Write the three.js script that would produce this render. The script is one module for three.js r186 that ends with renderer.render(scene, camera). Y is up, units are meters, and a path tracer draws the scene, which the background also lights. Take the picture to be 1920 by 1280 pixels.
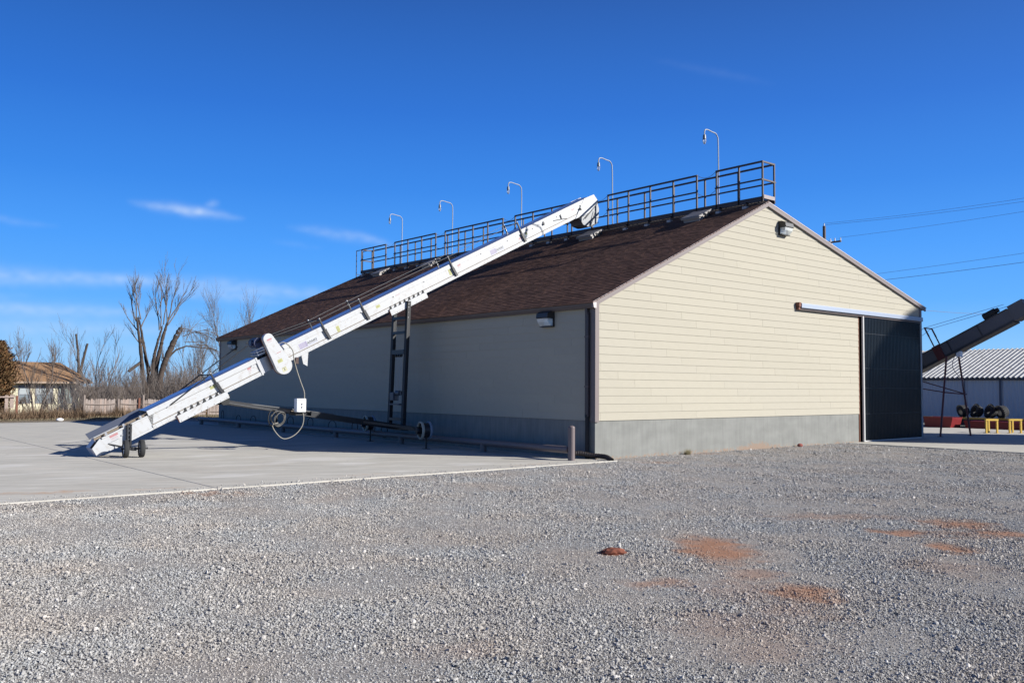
import * as THREE from 'three';
import { mergeGeometries } from 'three/addons/utils/BufferGeometryUtils.js';
import { RoundedBoxGeometry } from 'three/addons/geometries/RoundedBoxGeometry.js';
import { createNoise2D, createNoise3D } from 'simplex-noise';

// ---------------------------------------------------------------- camera, sky, sun, exposure
const scene = new THREE.Scene();
const R = Math.PI / 180;
const EXPOSURE = 1.65;
const camera = new THREE.PerspectiveCamera(42.17, 1.5, 0.1, 3000);
camera.position.set(-15.176, 1.693, 14.906);
camera.rotation.set(2.958 * R, -40.131 * R, 0.419 * R, 'YXZ');
const renderer = new THREE.WebGLRenderer();
renderer.toneMapping = THREE.LinearToneMapping;
renderer.toneMappingExposure = EXPOSURE;
renderer.shadowMap.enabled = true;

function rng(seed) { let a = seed >>> 0; return () => { a = (a + 0x6D2B79F5) >>> 0; let t = a; t = Math.imul(t ^ (t >>> 15), t | 1); t ^= t + Math.imul(t ^ (t >>> 7), t | 61); return ((t ^ (t >>> 14)) >>> 0) / 4294967296; }; }
const n2 = createNoise2D(rng(11)), n3 = createNoise3D(rng(12));
const fbm = (x, y, o = 4) => { let s = 0, a = 0.5, f = 1; for (let i = 0; i < o; i++) { s += a * n2(x * f, y * f); a *= 0.5; f *= 2.03; } return s; };
const lerp = (a, b, t) => a + (b - a) * t, clamp = (v, a = 0, b = 1) => Math.min(b, Math.max(a, v));
const smooth = (a, b, v) => { const t = clamp((v - a) / (b - a)); return t * t * (3 - 2 * t); };

const SUN = new THREE.Vector3(0.524, 0.435, 0.732).normalize();
{
  const W = 2048, H = 1024, data = new Float32Array(W * H * 4);
  // elevation in degrees, linear colour as seen in the picture
  const tab = [[-90, .30, .40, .52], [-3, .34, .52, .74], [0, .36, .64, .97], [2.6, .25, .57, 1.0], [5.3, .125, .44, 1.02], [8.7, .078, .355, .98], [12.5, .046, .26, .84], [17.3, .030, .181, .68], [24, .0225, .117, .456], [40, .0125, .050, .20], [60, .009, .034, .14], [90, .008, .028, .12]];
  // thin high cloud: [az0, el0, az1, el1, half thickness, strength]
  const cir = [[16.3, 10.78, 23.2, 10.28, .20, .50], [18.6, 10.62, 21.6, 10.42, .13, .35], [20.7, 10.95, 21.7, 11.1, .12, .30], [25.6, 9.95, 32.2, 9.2, .22, .26], [29.0, 9.85, 33.0, 8.9, .18, .16], [7.0, 9.35, 12.9, 9.0, .12, .16], [24.5, 9.0, 28.0, 8.7, .12, .07],
    [-4, 5.75, 19, 6.2, .36, .46], [13, 6.3, 31, 5.7, .34, .42], [18, 5.6, 26, 5.15, .22, .30], [0, 4.15, 20, 4.3, .26, .42], [4, 3.1, 22, 3.3, .35, .32], [-2, 4.85, 12, 4.95, .16, .22], [-8, 2.2, 25, 2.0, .4, .18], [57, 18.5, 49, 20.5, .15, .04]];
  for (let j = 0; j < H; j++) for (let i = 0; i < W; i++) {
    const th = ((j + .5) / H - .5) * Math.PI, ph = ((i + .5) / W - .5) * 2 * Math.PI;
    const x = Math.cos(ph) * Math.cos(th), y = Math.sin(th), z = Math.sin(ph) * Math.cos(th);
    const el = th / R, az = Math.atan2(x, -z) / R;
    let k = 0; while (k < tab.length - 2 && el > tab[k + 1][0]) k++;
    const t = clamp((el - tab[k][0]) / (tab[k + 1][0] - tab[k][0]));
    const c = [1, 2, 3].map(m => lerp(tab[k][m], tab[k + 1][m], t));
    const g = Math.acos(clamp(x * SUN.x + y * SUN.y + z * SUN.z, -1, 1)) / R;
    const au = .55 * Math.exp(-g / 11) + .12 * Math.exp(-g / 30);
    c[0] += au * .95; c[1] += au; c[2] += au * 1.05;
    if (el > 0 && el < 24 && az > -40 && az < 90) {
      let a = 0;
      for (const [a0, e0, a1, e1, w, s] of cir) {
        const u = (az - a0) / (a1 - a0); if (u < 0 || u > 1) continue;
        const ee = lerp(e0, e1, u) + .10 * fbm(az * .35 + a0, e0, 3), d = (el - ee) / (w * (.5 + .9 * Math.sin(Math.PI * u)));
        a += s * Math.exp(-d * d) * Math.pow(Math.sin(Math.PI * u), .7) * (.72 + .55 * fbm(az * .9 + el * .8, el * 5 - az * .4, 4));
      }
      a = clamp(a, 0, .8);
      c[0] = lerp(c[0], .62, a); c[1] = lerp(c[1], .77, a); c[2] = lerp(c[2], 1.0, a);
    }
    const o = (j * W + i) * 4; for (let m = 0; m < 3; m++) data[o + m] = c[m] / EXPOSURE; data[o + 3] = 1;
  }
  const sky = new THREE.DataTexture(data, W, H, THREE.RGBAFormat, THREE.FloatType);
  sky.mapping = THREE.EquirectangularReflectionMapping; sky.magFilter = sky.minFilter = THREE.LinearFilter; sky.needsUpdate = true;
  scene.background = sky; scene.environment = sky;
}
const sun = new THREE.DirectionalLight(new THREE.Color().setRGB(1.0, .975, .93), 5.0);
sun.name = 'sun'; sun.position.copy(SUN).multiplyScalar(120); sun.target.position.set(0, 0, 0);
sun.castShadow = true; sun.shadow.mapSize.set(4096, 4096);
Object.assign(sun.shadow.camera, { left: -60, right: 60, top: 60, bottom: -60, near: 1, far: 320 });
scene.add(sun, sun.target);

// ---------------------------------------------------------------- helpers
const V = (x, y, z) => new THREE.Vector3(x, y, z);
const lin = (r, g, b) => new THREE.Color().setRGB(r, g, b);
const taken = {};
function uniq(n) { taken[n] = (taken[n] || 0) + 1; return taken[n] === 1 ? n : n + '_' + String(taken[n] - 1).padStart(3, '0'); }
function thing(name, label, category, group, pos, rotY = 0) {
  const g = new THREE.Group(); g.name = uniq(name); g.userData = { label, category }; if (group) g.userData.group = group;
  if (pos) g.position.set(...pos); g.rotation.y = rotY; scene.add(g); return g;
}
function part(name, geo, mat, parent, label) {
  const m = new THREE.Mesh(Array.isArray(geo) ? merge(geo) : geo, mat); m.name = name; if (label) m.userData.label = label; parent.add(m); return m;
}
function single(name, geo, mat, label, category, group) {
  const m = new THREE.Mesh(Array.isArray(geo) ? merge(geo) : geo, mat); m.name = uniq(name); m.userData = { label, category }; if (group) m.userData.group = group; scene.add(m); return m;
}
function structure(name, geo, mat) { const m = geo ? new THREE.Mesh(Array.isArray(geo) ? merge(geo) : geo, mat) : new THREE.Group(); m.name = uniq(name); m.userData = { kind: 'structure' }; scene.add(m); return m; }
function merge(list) {
  const l = list.map(g => { const q = g.index ? g.toNonIndexed() : g; for (const k of Object.keys(q.attributes)) if (!['position', 'normal', 'uv', 'color'].includes(k)) q.deleteAttribute(k); return q; });
  return mergeGeometries(l);
}
const boxG = (cx, cy, cz, w, h, d) => new THREE.BoxGeometry(w, h, d).translate(cx, cy, cz);
const bx = (x0, x1, y0, y1, z0, z1) => boxG((x0 + x1) / 2, (y0 + y1) / 2, (z0 + z1) / 2, Math.abs(x1 - x0), Math.abs(y1 - y0), Math.abs(z1 - z0));
const rb = (x0, x1, y0, y1, z0, z1, r = .01) => new RoundedBoxGeometry(Math.abs(x1 - x0), Math.abs(y1 - y0), Math.abs(z1 - z0), 2, r).translate((x0 + x1) / 2, (y0 + y1) / 2, (z0 + z1) / 2);
function frameTo(geo, p, q, up = V(0, 1, 0)) { // geo built along +y, centred; laid from p to q
  const d = q.clone().sub(p).normalize(); if (Math.abs(d.dot(up)) > .999) up = V(1, 0, 0);
  const x = new THREE.Vector3().crossVectors(d, up).normalize(), z = new THREE.Vector3().crossVectors(x, d).normalize();
  const m = new THREE.Matrix4().makeBasis(x, d, z); m.setPosition(p.clone().add(q).multiplyScalar(.5)); return geo.applyMatrix4(m);
}
const barG = (p, q, w, h = w, up) => frameTo(new THREE.BoxGeometry(w, p.distanceTo(q), h), p, q, up);
const tubeG = (p, q, r0, r1 = r0, s = 10) => frameTo(new THREE.CylinderGeometry(r1, r0, p.distanceTo(q), s), p, q);
const curveG = (pts, r, n = 40, s = 7) => new THREE.TubeGeometry(new THREE.CatmullRomCurve3(pts), n, r, s, false);
function prismG(poly, z0, z1) { const s = new THREE.Shape(poly.map(p => new THREE.Vector2(p[0], p[1]))); return new THREE.ExtrudeGeometry(s, { depth: z1 - z0, bevelEnabled: false }).translate(0, 0, z0); }
function uvBox(g, s = 1, ox = 0, oy = 0) { // texture coordinates in metres, by the side a face looks to
  g = g.index ? g.toNonIndexed() : g; const p = g.attributes.position, n = g.attributes.normal, uv = new Float32Array(p.count * 2);
  for (let i = 0; i < p.count; i++) {
    const ax = Math.abs(n.getX(i)), ay = Math.abs(n.getY(i)), az = Math.abs(n.getZ(i)); let u, v;
    if (ay >= ax && ay >= az) { u = p.getX(i); v = p.getZ(i); } else if (ax >= az) { u = p.getZ(i); v = p.getY(i); } else { u = p.getX(i); v = p.getY(i); }
    uv[2 * i] = u * s + ox; uv[2 * i + 1] = v * s + oy;
  }
  g.setAttribute('uv', new THREE.BufferAttribute(uv, 2)); return g;
}
function tex(W, H, fn, { srgb = true, rep = true } = {}) { // fn(x, y) -> [r, g, b] linear 0..1, or a number for data
  const d = new Uint8Array(W * H * 4), e = v => { v = clamp(v); return srgb ? 255 * (v <= .0031308 ? 12.92 * v : 1.055 * Math.pow(v, 1 / 2.4) - .055) : 255 * v; };
  for (let j = 0; j < H; j++) for (let i = 0; i < W; i++) { let c = fn(i, j); if (typeof c === 'number') c = [c, c, c]; const o = (j * W + i) * 4; d[o] = e(c[0]); d[o + 1] = e(c[1]); d[o + 2] = e(c[2]); d[o + 3] = 255; }
  const t = new THREE.DataTexture(d, W, H); t.magFilter = THREE.LinearFilter; t.minFilter = THREE.LinearMipmapLinearFilter; t.generateMipmaps = true; t.anisotropy = 8;
  if (rep) t.wrapS = t.wrapT = THREE.RepeatWrapping; if (srgb) t.colorSpace = THREE.SRGBColorSpace; t.needsUpdate = true; return t;
}
// noise that repeats without a seam over a W x H image
const tile = (i, j, W, H, f, o = 4, seed = 0) => { const a = i / W * 2 * Math.PI, b = j / H * 2 * Math.PI; let s = 0, am = .5, q = f; for (let k = 0; k < o; k++) { s += am * n3(Math.cos(a) * q + seed + Math.cos(b) * q * .77, Math.sin(a) * q + Math.sin(b) * q * .9 + k * 7, Math.cos(b) * q * .6 - Math.sin(b) * q * .55 + seed); am *= .5; q *= 2; } return s; };
const white = rng(77);
const std = (c, rough = .8, o = {}) => new THREE.MeshStandardMaterial({ color: c, roughness: rough, ...o });
const matte = (c, rough = .95, o = {}) => new THREE.MeshPhysicalMaterial({ color: c, roughness: rough, specularIntensity: .25, ...o });

// ---------------------------------------------------------------- materials
const T = {};
T.concrete = tex(1024, 1024, (i, j) => { const a = tile(i, j, 1024, 1024, 1.4, 4, 1), b = tile(i, j, 1024, 1024, 6, 3, 5), s = tile(i, j * 5, 1024, 1024 * 5, 1.1, 3, 9); const v = 1 + .10 * a + .05 * b + .07 * s + .05 * (white() - .5); return [.425 * v, .402 * v * (1 - .01 * a), .352 * v * (1 - .04 * a)]; });
T.slabNoise = tex(1024, 1024, (i, j) => .5 + .35 * tile(i, j, 1024, 1024, 3, 4, 3) + .25 * (white() - .5), { srgb: false });
T.formed = tex(1024, 256, (i, j) => { const st = .5 * n2(i * .045, j * .004) + .35 * n2(i * .11 + 9, j * .01) + .2 * n2(i * .33, j * .02 + 4); const b = fbm(i * .012, j * .02 + 3, 4); const v = 1 + .13 * st + .15 * b + .05 * (white() - .5); return [.205 * v, .206 * v, .190 * v]; });
T.grain = tex(512, 256, (i, j) => .5 + .3 * tile(i, j * 6, 512, 256 * 6, 1.6, 3, 2) + .2 * (white() - .5), { srgb: false });
T.sideTone = tex(512, 256, (i, j) => { const v = 1 + .025 * tile(i, j, 512, 256, 1.2, 3, 8) + .012 * (white() - .5); return [v * .97, v * .97, v * .965]; });
T.granule = tex(512, 512, (i, j) => { const v = .76 + .2 * tile(i, j, 512, 512, 2.4, 4, 6) + .4 * (white() - .5); return [v, v * .97, v * .95]; });
T.gravelTile = tex(1024, 1024, (i, j) => { const a = tile(i, j, 1024, 1024, 1.3, 3, 21), w = white(); const v = .9 + .16 * a + .75 * (w - .5) + (w > .96 ? .3 : 0); return [.262 * v, .25 * v, .23 * v]; });
T.gravelBump = tex(1024, 1024, () => white(), { srgb: false });
T.galv = tex(512, 512, (i, j) => { const v = .86 + .12 * tile(i, j, 512, 512, 5, 3, 4) + .05 * (white() - .5); return [v, v, v * 1.01]; });
T.grime = tex(1024, 256, (i, j) => { const a = tile(i, j, 1024, 256, 2.2, 4, 31), b = tile(i, j, 1024, 256, 7, 3, 33); const d = clamp(.8 * (a - .08) + .7 * Math.max(0, b - .16) + .5 * Math.max(0, n2(i * .11, j * .008) - .55)); const v = 1 + .02 * (white() - .5); return [(.415 - .11 * d) * v, (.42 - .15 * d) * v, (.42 - .19 * d) * v]; });
T.wood = tex(256, 512, (i, j) => { const g = n2(i * .16, j * .006) * .5 + n2(i * .5, j * .012) * .35 + n2(i * .03, j * .02) * .4; const v = 1 + .3 * g + .12 * (white() - .5); return [.27 * v, .225 * v, .20 * v]; });

const M = {};
M.slab = matte(0xffffff, .95, { map: T.concrete, bumpMap: T.slabNoise, bumpScale: .0015 });
M.formed = matte(0xffffff, .95, { map: T.formed, bumpMap: T.slabNoise, bumpScale: .002 });
M.siding = [[.384, .354, .285], [.378, .349, .281], [.388, .358, .288], [.382, .353, .286]].map(c => matte(lin(...c), .9, { map: T.sideTone, bumpMap: T.grain, bumpScale: .0012 }));
M.trim = std(lin(.155, .124, .116), .55);
M.gutter = std(lin(.085, .062, .056), .45);
M.shingle = new THREE.MeshPhysicalMaterial({ color: 0xffffff, vertexColors: true, roughness: 1, specularIntensity: .25, map: T.granule });
M.roofDeck = std(lin(.07, .05, .045), .95);
M.darkIn = std(lin(.02, .02, .02), .9);
M.rail = std(lin(.052, .037, .034), .6);
M.galv = std(lin(.42, .46, .52), .42, { metalness: .7, map: T.galv });
M.galvDull = std(lin(.55, .57, .6), .6, { metalness: .35, map: T.galv });
M.black = std(lin(.012, .012, .014), .42);
M.blackDull = std(lin(.018, .018, .018), .8);
M.whitePaint = std(0xffffff, .38, { map: T.grime });
M.coverTop = std(lin(.55, .58, .63), .27, { metalness: .85 });
M.rubber = std(lin(.022, .022, .022), .85);
M.tan = std(lin(.20, .16, .12), .85);
M.rust = std(lin(.16, .06, .035), .8);
M.redFrame = std(lin(.10, .018, .018), .55);
M.red = std(lin(.17, .008, .010), .5);
M.yellow = std(lin(.60, .38, .04), .5);
M.yellowDull = std(lin(.42, .30, .05), .6);
M.bronze = std(lin(.03, .027, .024), .45);
M.lens = new THREE.MeshPhysicalMaterial({ color: lin(.9, .93, .92), roughness: .12, transmission: .55, thickness: 0, metalness: 0 });
M.reflector = std(lin(.6, .62, .62), .3, { metalness: .6 });
M.glass = new THREE.MeshPhysicalMaterial({ color: lin(.85, .9, .92), roughness: .05, transmission: .8, thickness: 0 });
M.cable = std(lin(.24, .225, .19), .7);
M.cableSteel = std(lin(.13, .13, .13), .6); M.rod = std(lin(.07, .072, .075), .6);
M.steel = std(lin(.35, .35, .36), .4, { metalness: .7 });
M.blueMotor = std(lin(.012, .018, .06), .4);
M.cream = std(lin(.34, .33, .27), .6);
M.wire = std(lin(.13, .14, .16), .7);

// ---------------------------------------------------------------- ground
const gh = (x, z) => -.09 - .72 * smooth(-37, -48, z) + .10 * n2(x * .05, z * .05) * smooth(-37, -50, z);
{
  const ax = (lo, hi, near) => { const a = []; let v = near; let s = 1.2; const up = []; while (v < hi) { up.push(v); v += s; s *= 1.09; } up.push(hi); v = near; s = 1.2; const dn = []; while (v > lo) { v -= s; s *= 1.09; dn.push(Math.max(v, lo)); } return [...dn.reverse(), ...up]; };
  const xs = ax(-900, 900, 0), zs = ax(-900, 700, -30), pos = [], uv = [], col = [], idx = [];
  for (const z of zs) for (const x of xs) {
    pos.push(x, gh(x, z), z); uv.push(x / 5, z / 5);
    const d = smooth(-29.5, -33, z + 1.2 * fbm(x * .3, z * .3, 2)), e = .85 + .35 * fbm(x * .09, z * .09, 3);
    col.push(lerp(1, .95 * e, d), lerp(1, .75 * e, d), lerp(.99, .48 * e, d));
  }
  const w = xs.length; for (let j = 0; j < zs.length - 1; j++) for (let i = 0; i < w - 1; i++) { const a = j * w + i; idx.push(a, a + w, a + 1, a + 1, a + w, a + w + 1); }
  const g = new THREE.BufferGeometry(); g.setAttribute('position', new THREE.Float32BufferAttribute(pos, 3)); g.setAttribute('uv', new THREE.Float32BufferAttribute(uv, 2)); g.setAttribute('color', new THREE.Float32BufferAttribute(col, 3)); g.setIndex(idx); g.computeVertexNormals();
  structure('ground', g, matte(0xffffff, .95, { vertexColors: true, map: T.gravelTile, bumpMap: T.gravelBump, bumpScale: .01 }));
}
// red soil showing through the gravel: x, z, half width, half depth along the view, strength
const RT = [.765, .645], DP = [.645, -.765];
const patches = [[-7.2, 8.86, .41, .78, 1], [-8.32, 10.66, .30, .40, .80], [-9.0, 9.62, .32, .20, .5], [-8.0, 9.9, .30, .3, .42], [-8.6, 10.3, .6, .5, .24], [-9.6, 10.9, .5, .5, .22], [-4.5, 9.6, .36, .28, .8], [-3.2, 9.75, .5, .42, .85], [-3.5, 10.5, .5, .32, .8], [-5.1, 10.48, .26, .32, .8], [-4.0, 10.1, .6, .3, .3], [-8.9, 10.9, .4, .35, .28], [-6.2, 10.9, .5, .4, .2], [-11.6, 10.2, .35, .2, .14], [-9.9, 11.4, .5, .35, .16], [-3.9, 8.4, 1.2, .3, .3], [.9, 1.2, .6, .2, .3], [3.9, .15, .5, .12, .5], [-9.7, 1.0, .6, .12, .4], [-8.24, 8.37, .13, .12, 1]];
function soil(x, z) {
  let s = 0; const w = .42 * fbm(x * 2.1, z * 2.1, 5), w2 = .38 * fbm(x * 2.1 + 40, z * 2.1, 5);
  for (const [px, pz, a, b, k] of patches) { const dx = x - px + w * Math.min(1, a * 1.6), dz = z - pz + w2 * Math.min(1, a * 1.6), u = (dx * RT[0] + dz * RT[1]) / a, v = (dx * DP[0] + dz * DP[1]) / b; s = Math.max(s, k * (1 - smooth(.2, 1.45, Math.hypot(u, v)))); }
  return s;
}
const yx0 = -20, yx1 = 11.6, yz0 = -.4, yz1 = 16.6;
const yardY = (x, z) => -.052 + .012 * fbm(x * .35, z * .35, 3) + .004 * fbm(x * 2.2, z * 2.2, 2) + .03 * smooth(1.2, 0, z) * smooth(.4, 1.2, x) + .030 * smooth(1.7, .62, z) * smooth(.6, .0, x);
{
  const NX = 220, NZ = 120, pos = [], uv = [], idx = [];
  for (let j = 0; j <= NZ; j++) for (let i = 0; i <= NX; i++) { const x = lerp(yx0, yx1, i / NX), z = lerp(yz0, yz1, j / NZ); pos.push(x, yardY(x, z), z); uv.push(i / NX, j / NZ); }
  for (let j = 0; j < NZ; j++) for (let i = 0; i < NX; i++) { const a = j * (NX + 1) + i; idx.push(a, a + NX + 1, a + 1, a + 1, a + NX + 1, a + NX + 2); }
  const g = new THREE.BufferGeometry(); g.setAttribute('position', new THREE.Float32BufferAttribute(pos, 3)); g.setAttribute('uv', new THREE.Float32BufferAttribute(uv, 2)); g.setIndex(idx); g.computeVertexNormals();
  const w = rng(5);
  const map = tex(2048, 1100, (i, j) => {
    const x = lerp(yx0, yx1, i / 2048), z = lerp(yz0, yz1, j / 1100), s = soil(x, z), a = w();
    const warm = .5 + .8 * fbm(x * .55 + 7, z * .55, 3), v = .92 + .10 * fbm(x * .25, z * .25, 3) + .7 * (a - .5);
    const gr = [.262 * v * (1 + .05 * warm), .247 * v, .228 * v * (1 - .04 * warm)], sv = .9 + .2 * (a - .5) + .12 * fbm(x * 4, z * 4, 2);
    const t = clamp(s * 1.15 + .10 * Math.max(0, warm - .55)); return [lerp(gr[0], .335 * sv, t), lerp(gr[1], .18 * sv, t), lerp(gr[2], .113 * sv, t)];
  }, { rep: false });
  structure('gravel_yard', g, matte(0xffffff, .95, { map }));
}
{ // loose crushed stone on the yard
  const g0 = new THREE.IcosahedronGeometry(1, 0), p = g0.attributes.position, r0 = rng(3), seen = {};
  for (let i = 0; i < p.count; i++) { const k = [p.getX(i), p.getY(i), p.getZ(i)].map(v => v.toFixed(3)).join(); const f = seen[k] || (seen[k] = .72 + .5 * r0()); p.setXYZ(i, p.getX(i) * f, p.getY(i) * f, p.getZ(i) * f); }
  g0.computeVertexNormals();
  const r = rng(2024), mats = [], cols = [], cx = -15.2, cz = 14.9, m = new THREE.Matrix4(), q = new THREE.Quaternion(), e = new THREE.Euler(), c = new THREE.Color();
  const rings = [[3.2, 8, 6000], [8, 14, 3700], [14, 24, 1450], [24, 34, 520]];
  for (const [ra, rb_, den] of rings) {
    const A = 80 * R * (rb_ * rb_ - ra * ra) / 2, N = Math.round(A * den);
    for (let k = 0; k < N; k++) {
      const rad = Math.sqrt(lerp(ra * ra, rb_ * rb_, r())), an = (40.1 - 40 + 80 * r()) * R, x = cx + Math.sin(an) * rad, z = cz - Math.cos(an) * rad;
      const rr = r(), a1 = r(), a2 = r(), a3 = r(), a4 = r(), a5 = r(), a6 = r(), a7 = r();
      const spill = x < .16 && z > -.1 && z < .59 && rr > .985 - .14 * smooth(.1, .6, z); if (x > yx1 - .02 || x < yx0 || z > yz1 || (!spill && (z < (x > .02 ? .03 : .63) || (x < .3 && z < .62)))) continue;
      const s = soil(x, z), lane = Math.exp(-Math.pow(Math.sin(((x * .6 + z * .8) - 1.5 + .8 * n2(x * .12, z * .12)) * 1.55), 2) * 9), fines = smooth(-.08, .5, fbm(x * .42 + 3, z * .42 + 9, 4) + .5 * s + .14 * lane + .08 * smooth(7, 1.5, z)); if (rr < s * .88 - .03) continue; if (a6 < fines * .30) continue;
      const size = (.0038 + .0058 * a1 * a1 + (a2 > .985 ? .009 : 0)) * (1 - .25 * fines) * (rad > 24 ? 1.75 : rad > 14 ? 1.35 : rad > 8 ? 1.1 : 1);
      e.set(a3 * 6.28, a4 * 6.28, a5 * 6.28); q.setFromEuler(e);
      m.compose(V(x, spill ? size * .45 : yardY(x, z) + size * (.1 + .5 * a6 - .35 * fines), z), q, V(size * (1 + .7 * a4), size * (.6 + .35 * a5), size * (1 + .35 * a3))); mats.push(m.clone());
      const tone = a7 < .06 ? .09 + .05 * a1 : a7 > .95 ? .36 + .12 * a2 : .20 + .165 * a6, wm = fbm(x * .55 + 7, z * .55, 2) * .5 + (a2 - .5) * .22 + s * .5;
      const k2 = clamp(s * 1.5) * .75; cols.push([lerp(tone * 1.12 * (1 + .16 * wm), .305, k2), lerp(tone * 1.065, .18, k2), lerp(tone * .99 * (1.0 - .15 * wm), .12, k2)]);
    }
  }
  const im = new THREE.InstancedMesh(g0, matte(0xffffff, .9), mats.length); im.name = 'gravel'; im.userData = { kind: 'stuff', label: 'grey crushed stone gravel covering the yard', category: 'gravel' };
  mats.forEach((mm, i) => { im.setMatrixAt(i, mm); im.setColorAt(i, c.setRGB(...cols[i])); }); scene.add(im);
  console.log('stones', mats.length);
}
{ // concrete working slab beside the building, cast in bays with open joints
  const s = structure('concrete_slab'), j = .006;
  const xs = [.16, -9.42, -18.6, -27.8, -60], zs = [.6, -14, -28.2], w = rng(91);
  const spots = [[-11.6, -.35, .55, .22, .9], [-12.3, -.6, .5, .2, .5], [-10.2, .1, .7, .16, .4], [-6.2, .05, .8, .14, .35], [-2.2, .2, .7, .12, .5], [-7.6, -2.4, .5, .3, .12], [-13.2, -3.5, 1.2, .6, .12]];
  const paint = (x, z) => { // bleached and darkened streaks, brushed finish, red soil tracked onto the edge
    const a = fbm(x * .33 + 5, z * .33, 4), st = fbm(x * .28 + z * .5, z * 1.9 - x * .5, 4), tr = fbm((x * .77 + z * .64) * .22, (x * -.64 + z * .77) * 2.6, 3), b = fbm(x * 3, z * 3, 3), v = 1 + .11 * a + .13 * st + .12 * tr + .04 * b + .05 * (w() - .5), wh = smooth(.22, .5, fbm(x * .25 + 30, z * .6, 3)) * .06;
    let s2 = .10 * Math.max(0, fbm(x * .5 + 60, z * .5, 3)); for (const [px, pz, rx, rz, k] of spots) s2 = Math.max(s2, k * (1 - smooth(.3, 1.2, Math.hypot((x - px + .3 * b) / rx, (z - pz + .25 * b) / rz))) * (.6 + .6 * b));
    const crack = Math.min(Math.abs(z + 3.2 - .5 * (x + 6) * .5 + .5 * fbm(x * 1.4, 8, 4)), Math.abs(x + 13.4 + .35 * (z + 2) + .5 * fbm(9, z * 1.4, 4))) < .006 ? .62 : 1;
    const tm = Math.exp(-Math.pow(Math.sin((z * .9 - x * .25 + .6 * n2(x * .1, z * .1)) * 1.9), 2) * 40) * smooth(-.1, .35, fbm(x * .3 + 80, z * .8, 3));
    const m = crack * (1 - .13 * tm) * 1.03, c = [(.425 * v + wh) * m, (.402 * v + wh) * m, (.352 * v + wh * 1.1) * m]; return [lerp(c[0], .42, s2), lerp(c[1], .27, s2), lerp(c[2], .17, s2)];
  };
  for (let i = 0; i < xs.length - 1; i++) for (let k = 0; k < zs.length - 1; k++) {
    const near = k === 0 && i < 2, g = new RoundedBoxGeometry(xs[i] - xs[i + 1] - 2 * j, .16, zs[k] - zs[k + 1] - 2 * j, 2, .012).translate((xs[i] + xs[i + 1]) / 2, -.08, (zs[k] + zs[k + 1]) / 2);
    if (!near) { part('slab_bay', uvBox(g, 1 / 7, i * .37, k * .21), M.slab, s); continue; }
    const p = g.attributes.position, uv = g.attributes.uv; for (let q = 0; q < p.count; q++) uv.setXY(q, (p.getX(q) - xs[i + 1]) / (xs[i] - xs[i + 1]), (p.getZ(q) - zs[1]) / (zs[0] - zs[1]));
    part('slab_bay', g, matte(0xffffff, .95, { map: tex(1024, 1536, (a, b) => paint(lerp(xs[i + 1], xs[i], a / 1024), lerp(zs[1], zs[0], b / 1536)), { rep: false }) }), s);
  }
  const a = structure('concrete_apron');
  for (const [x0, x1, z0, z1] of [[11.6, 19.0, -.02, 14], [19.02, 26.6, -.02, 14], [16.9, 19.0, -7, -.04], [19.02, 26.6, -7, -.04]]) part('slab_bay', uvBox(new RoundedBoxGeometry(x1 - x0, .16, z1 - z0, 2, .012).translate((x0 + x1) / 2, -.095, (z0 + z1) / 2), 1 / 7, .6, .4), M.slab, a);
}
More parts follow.
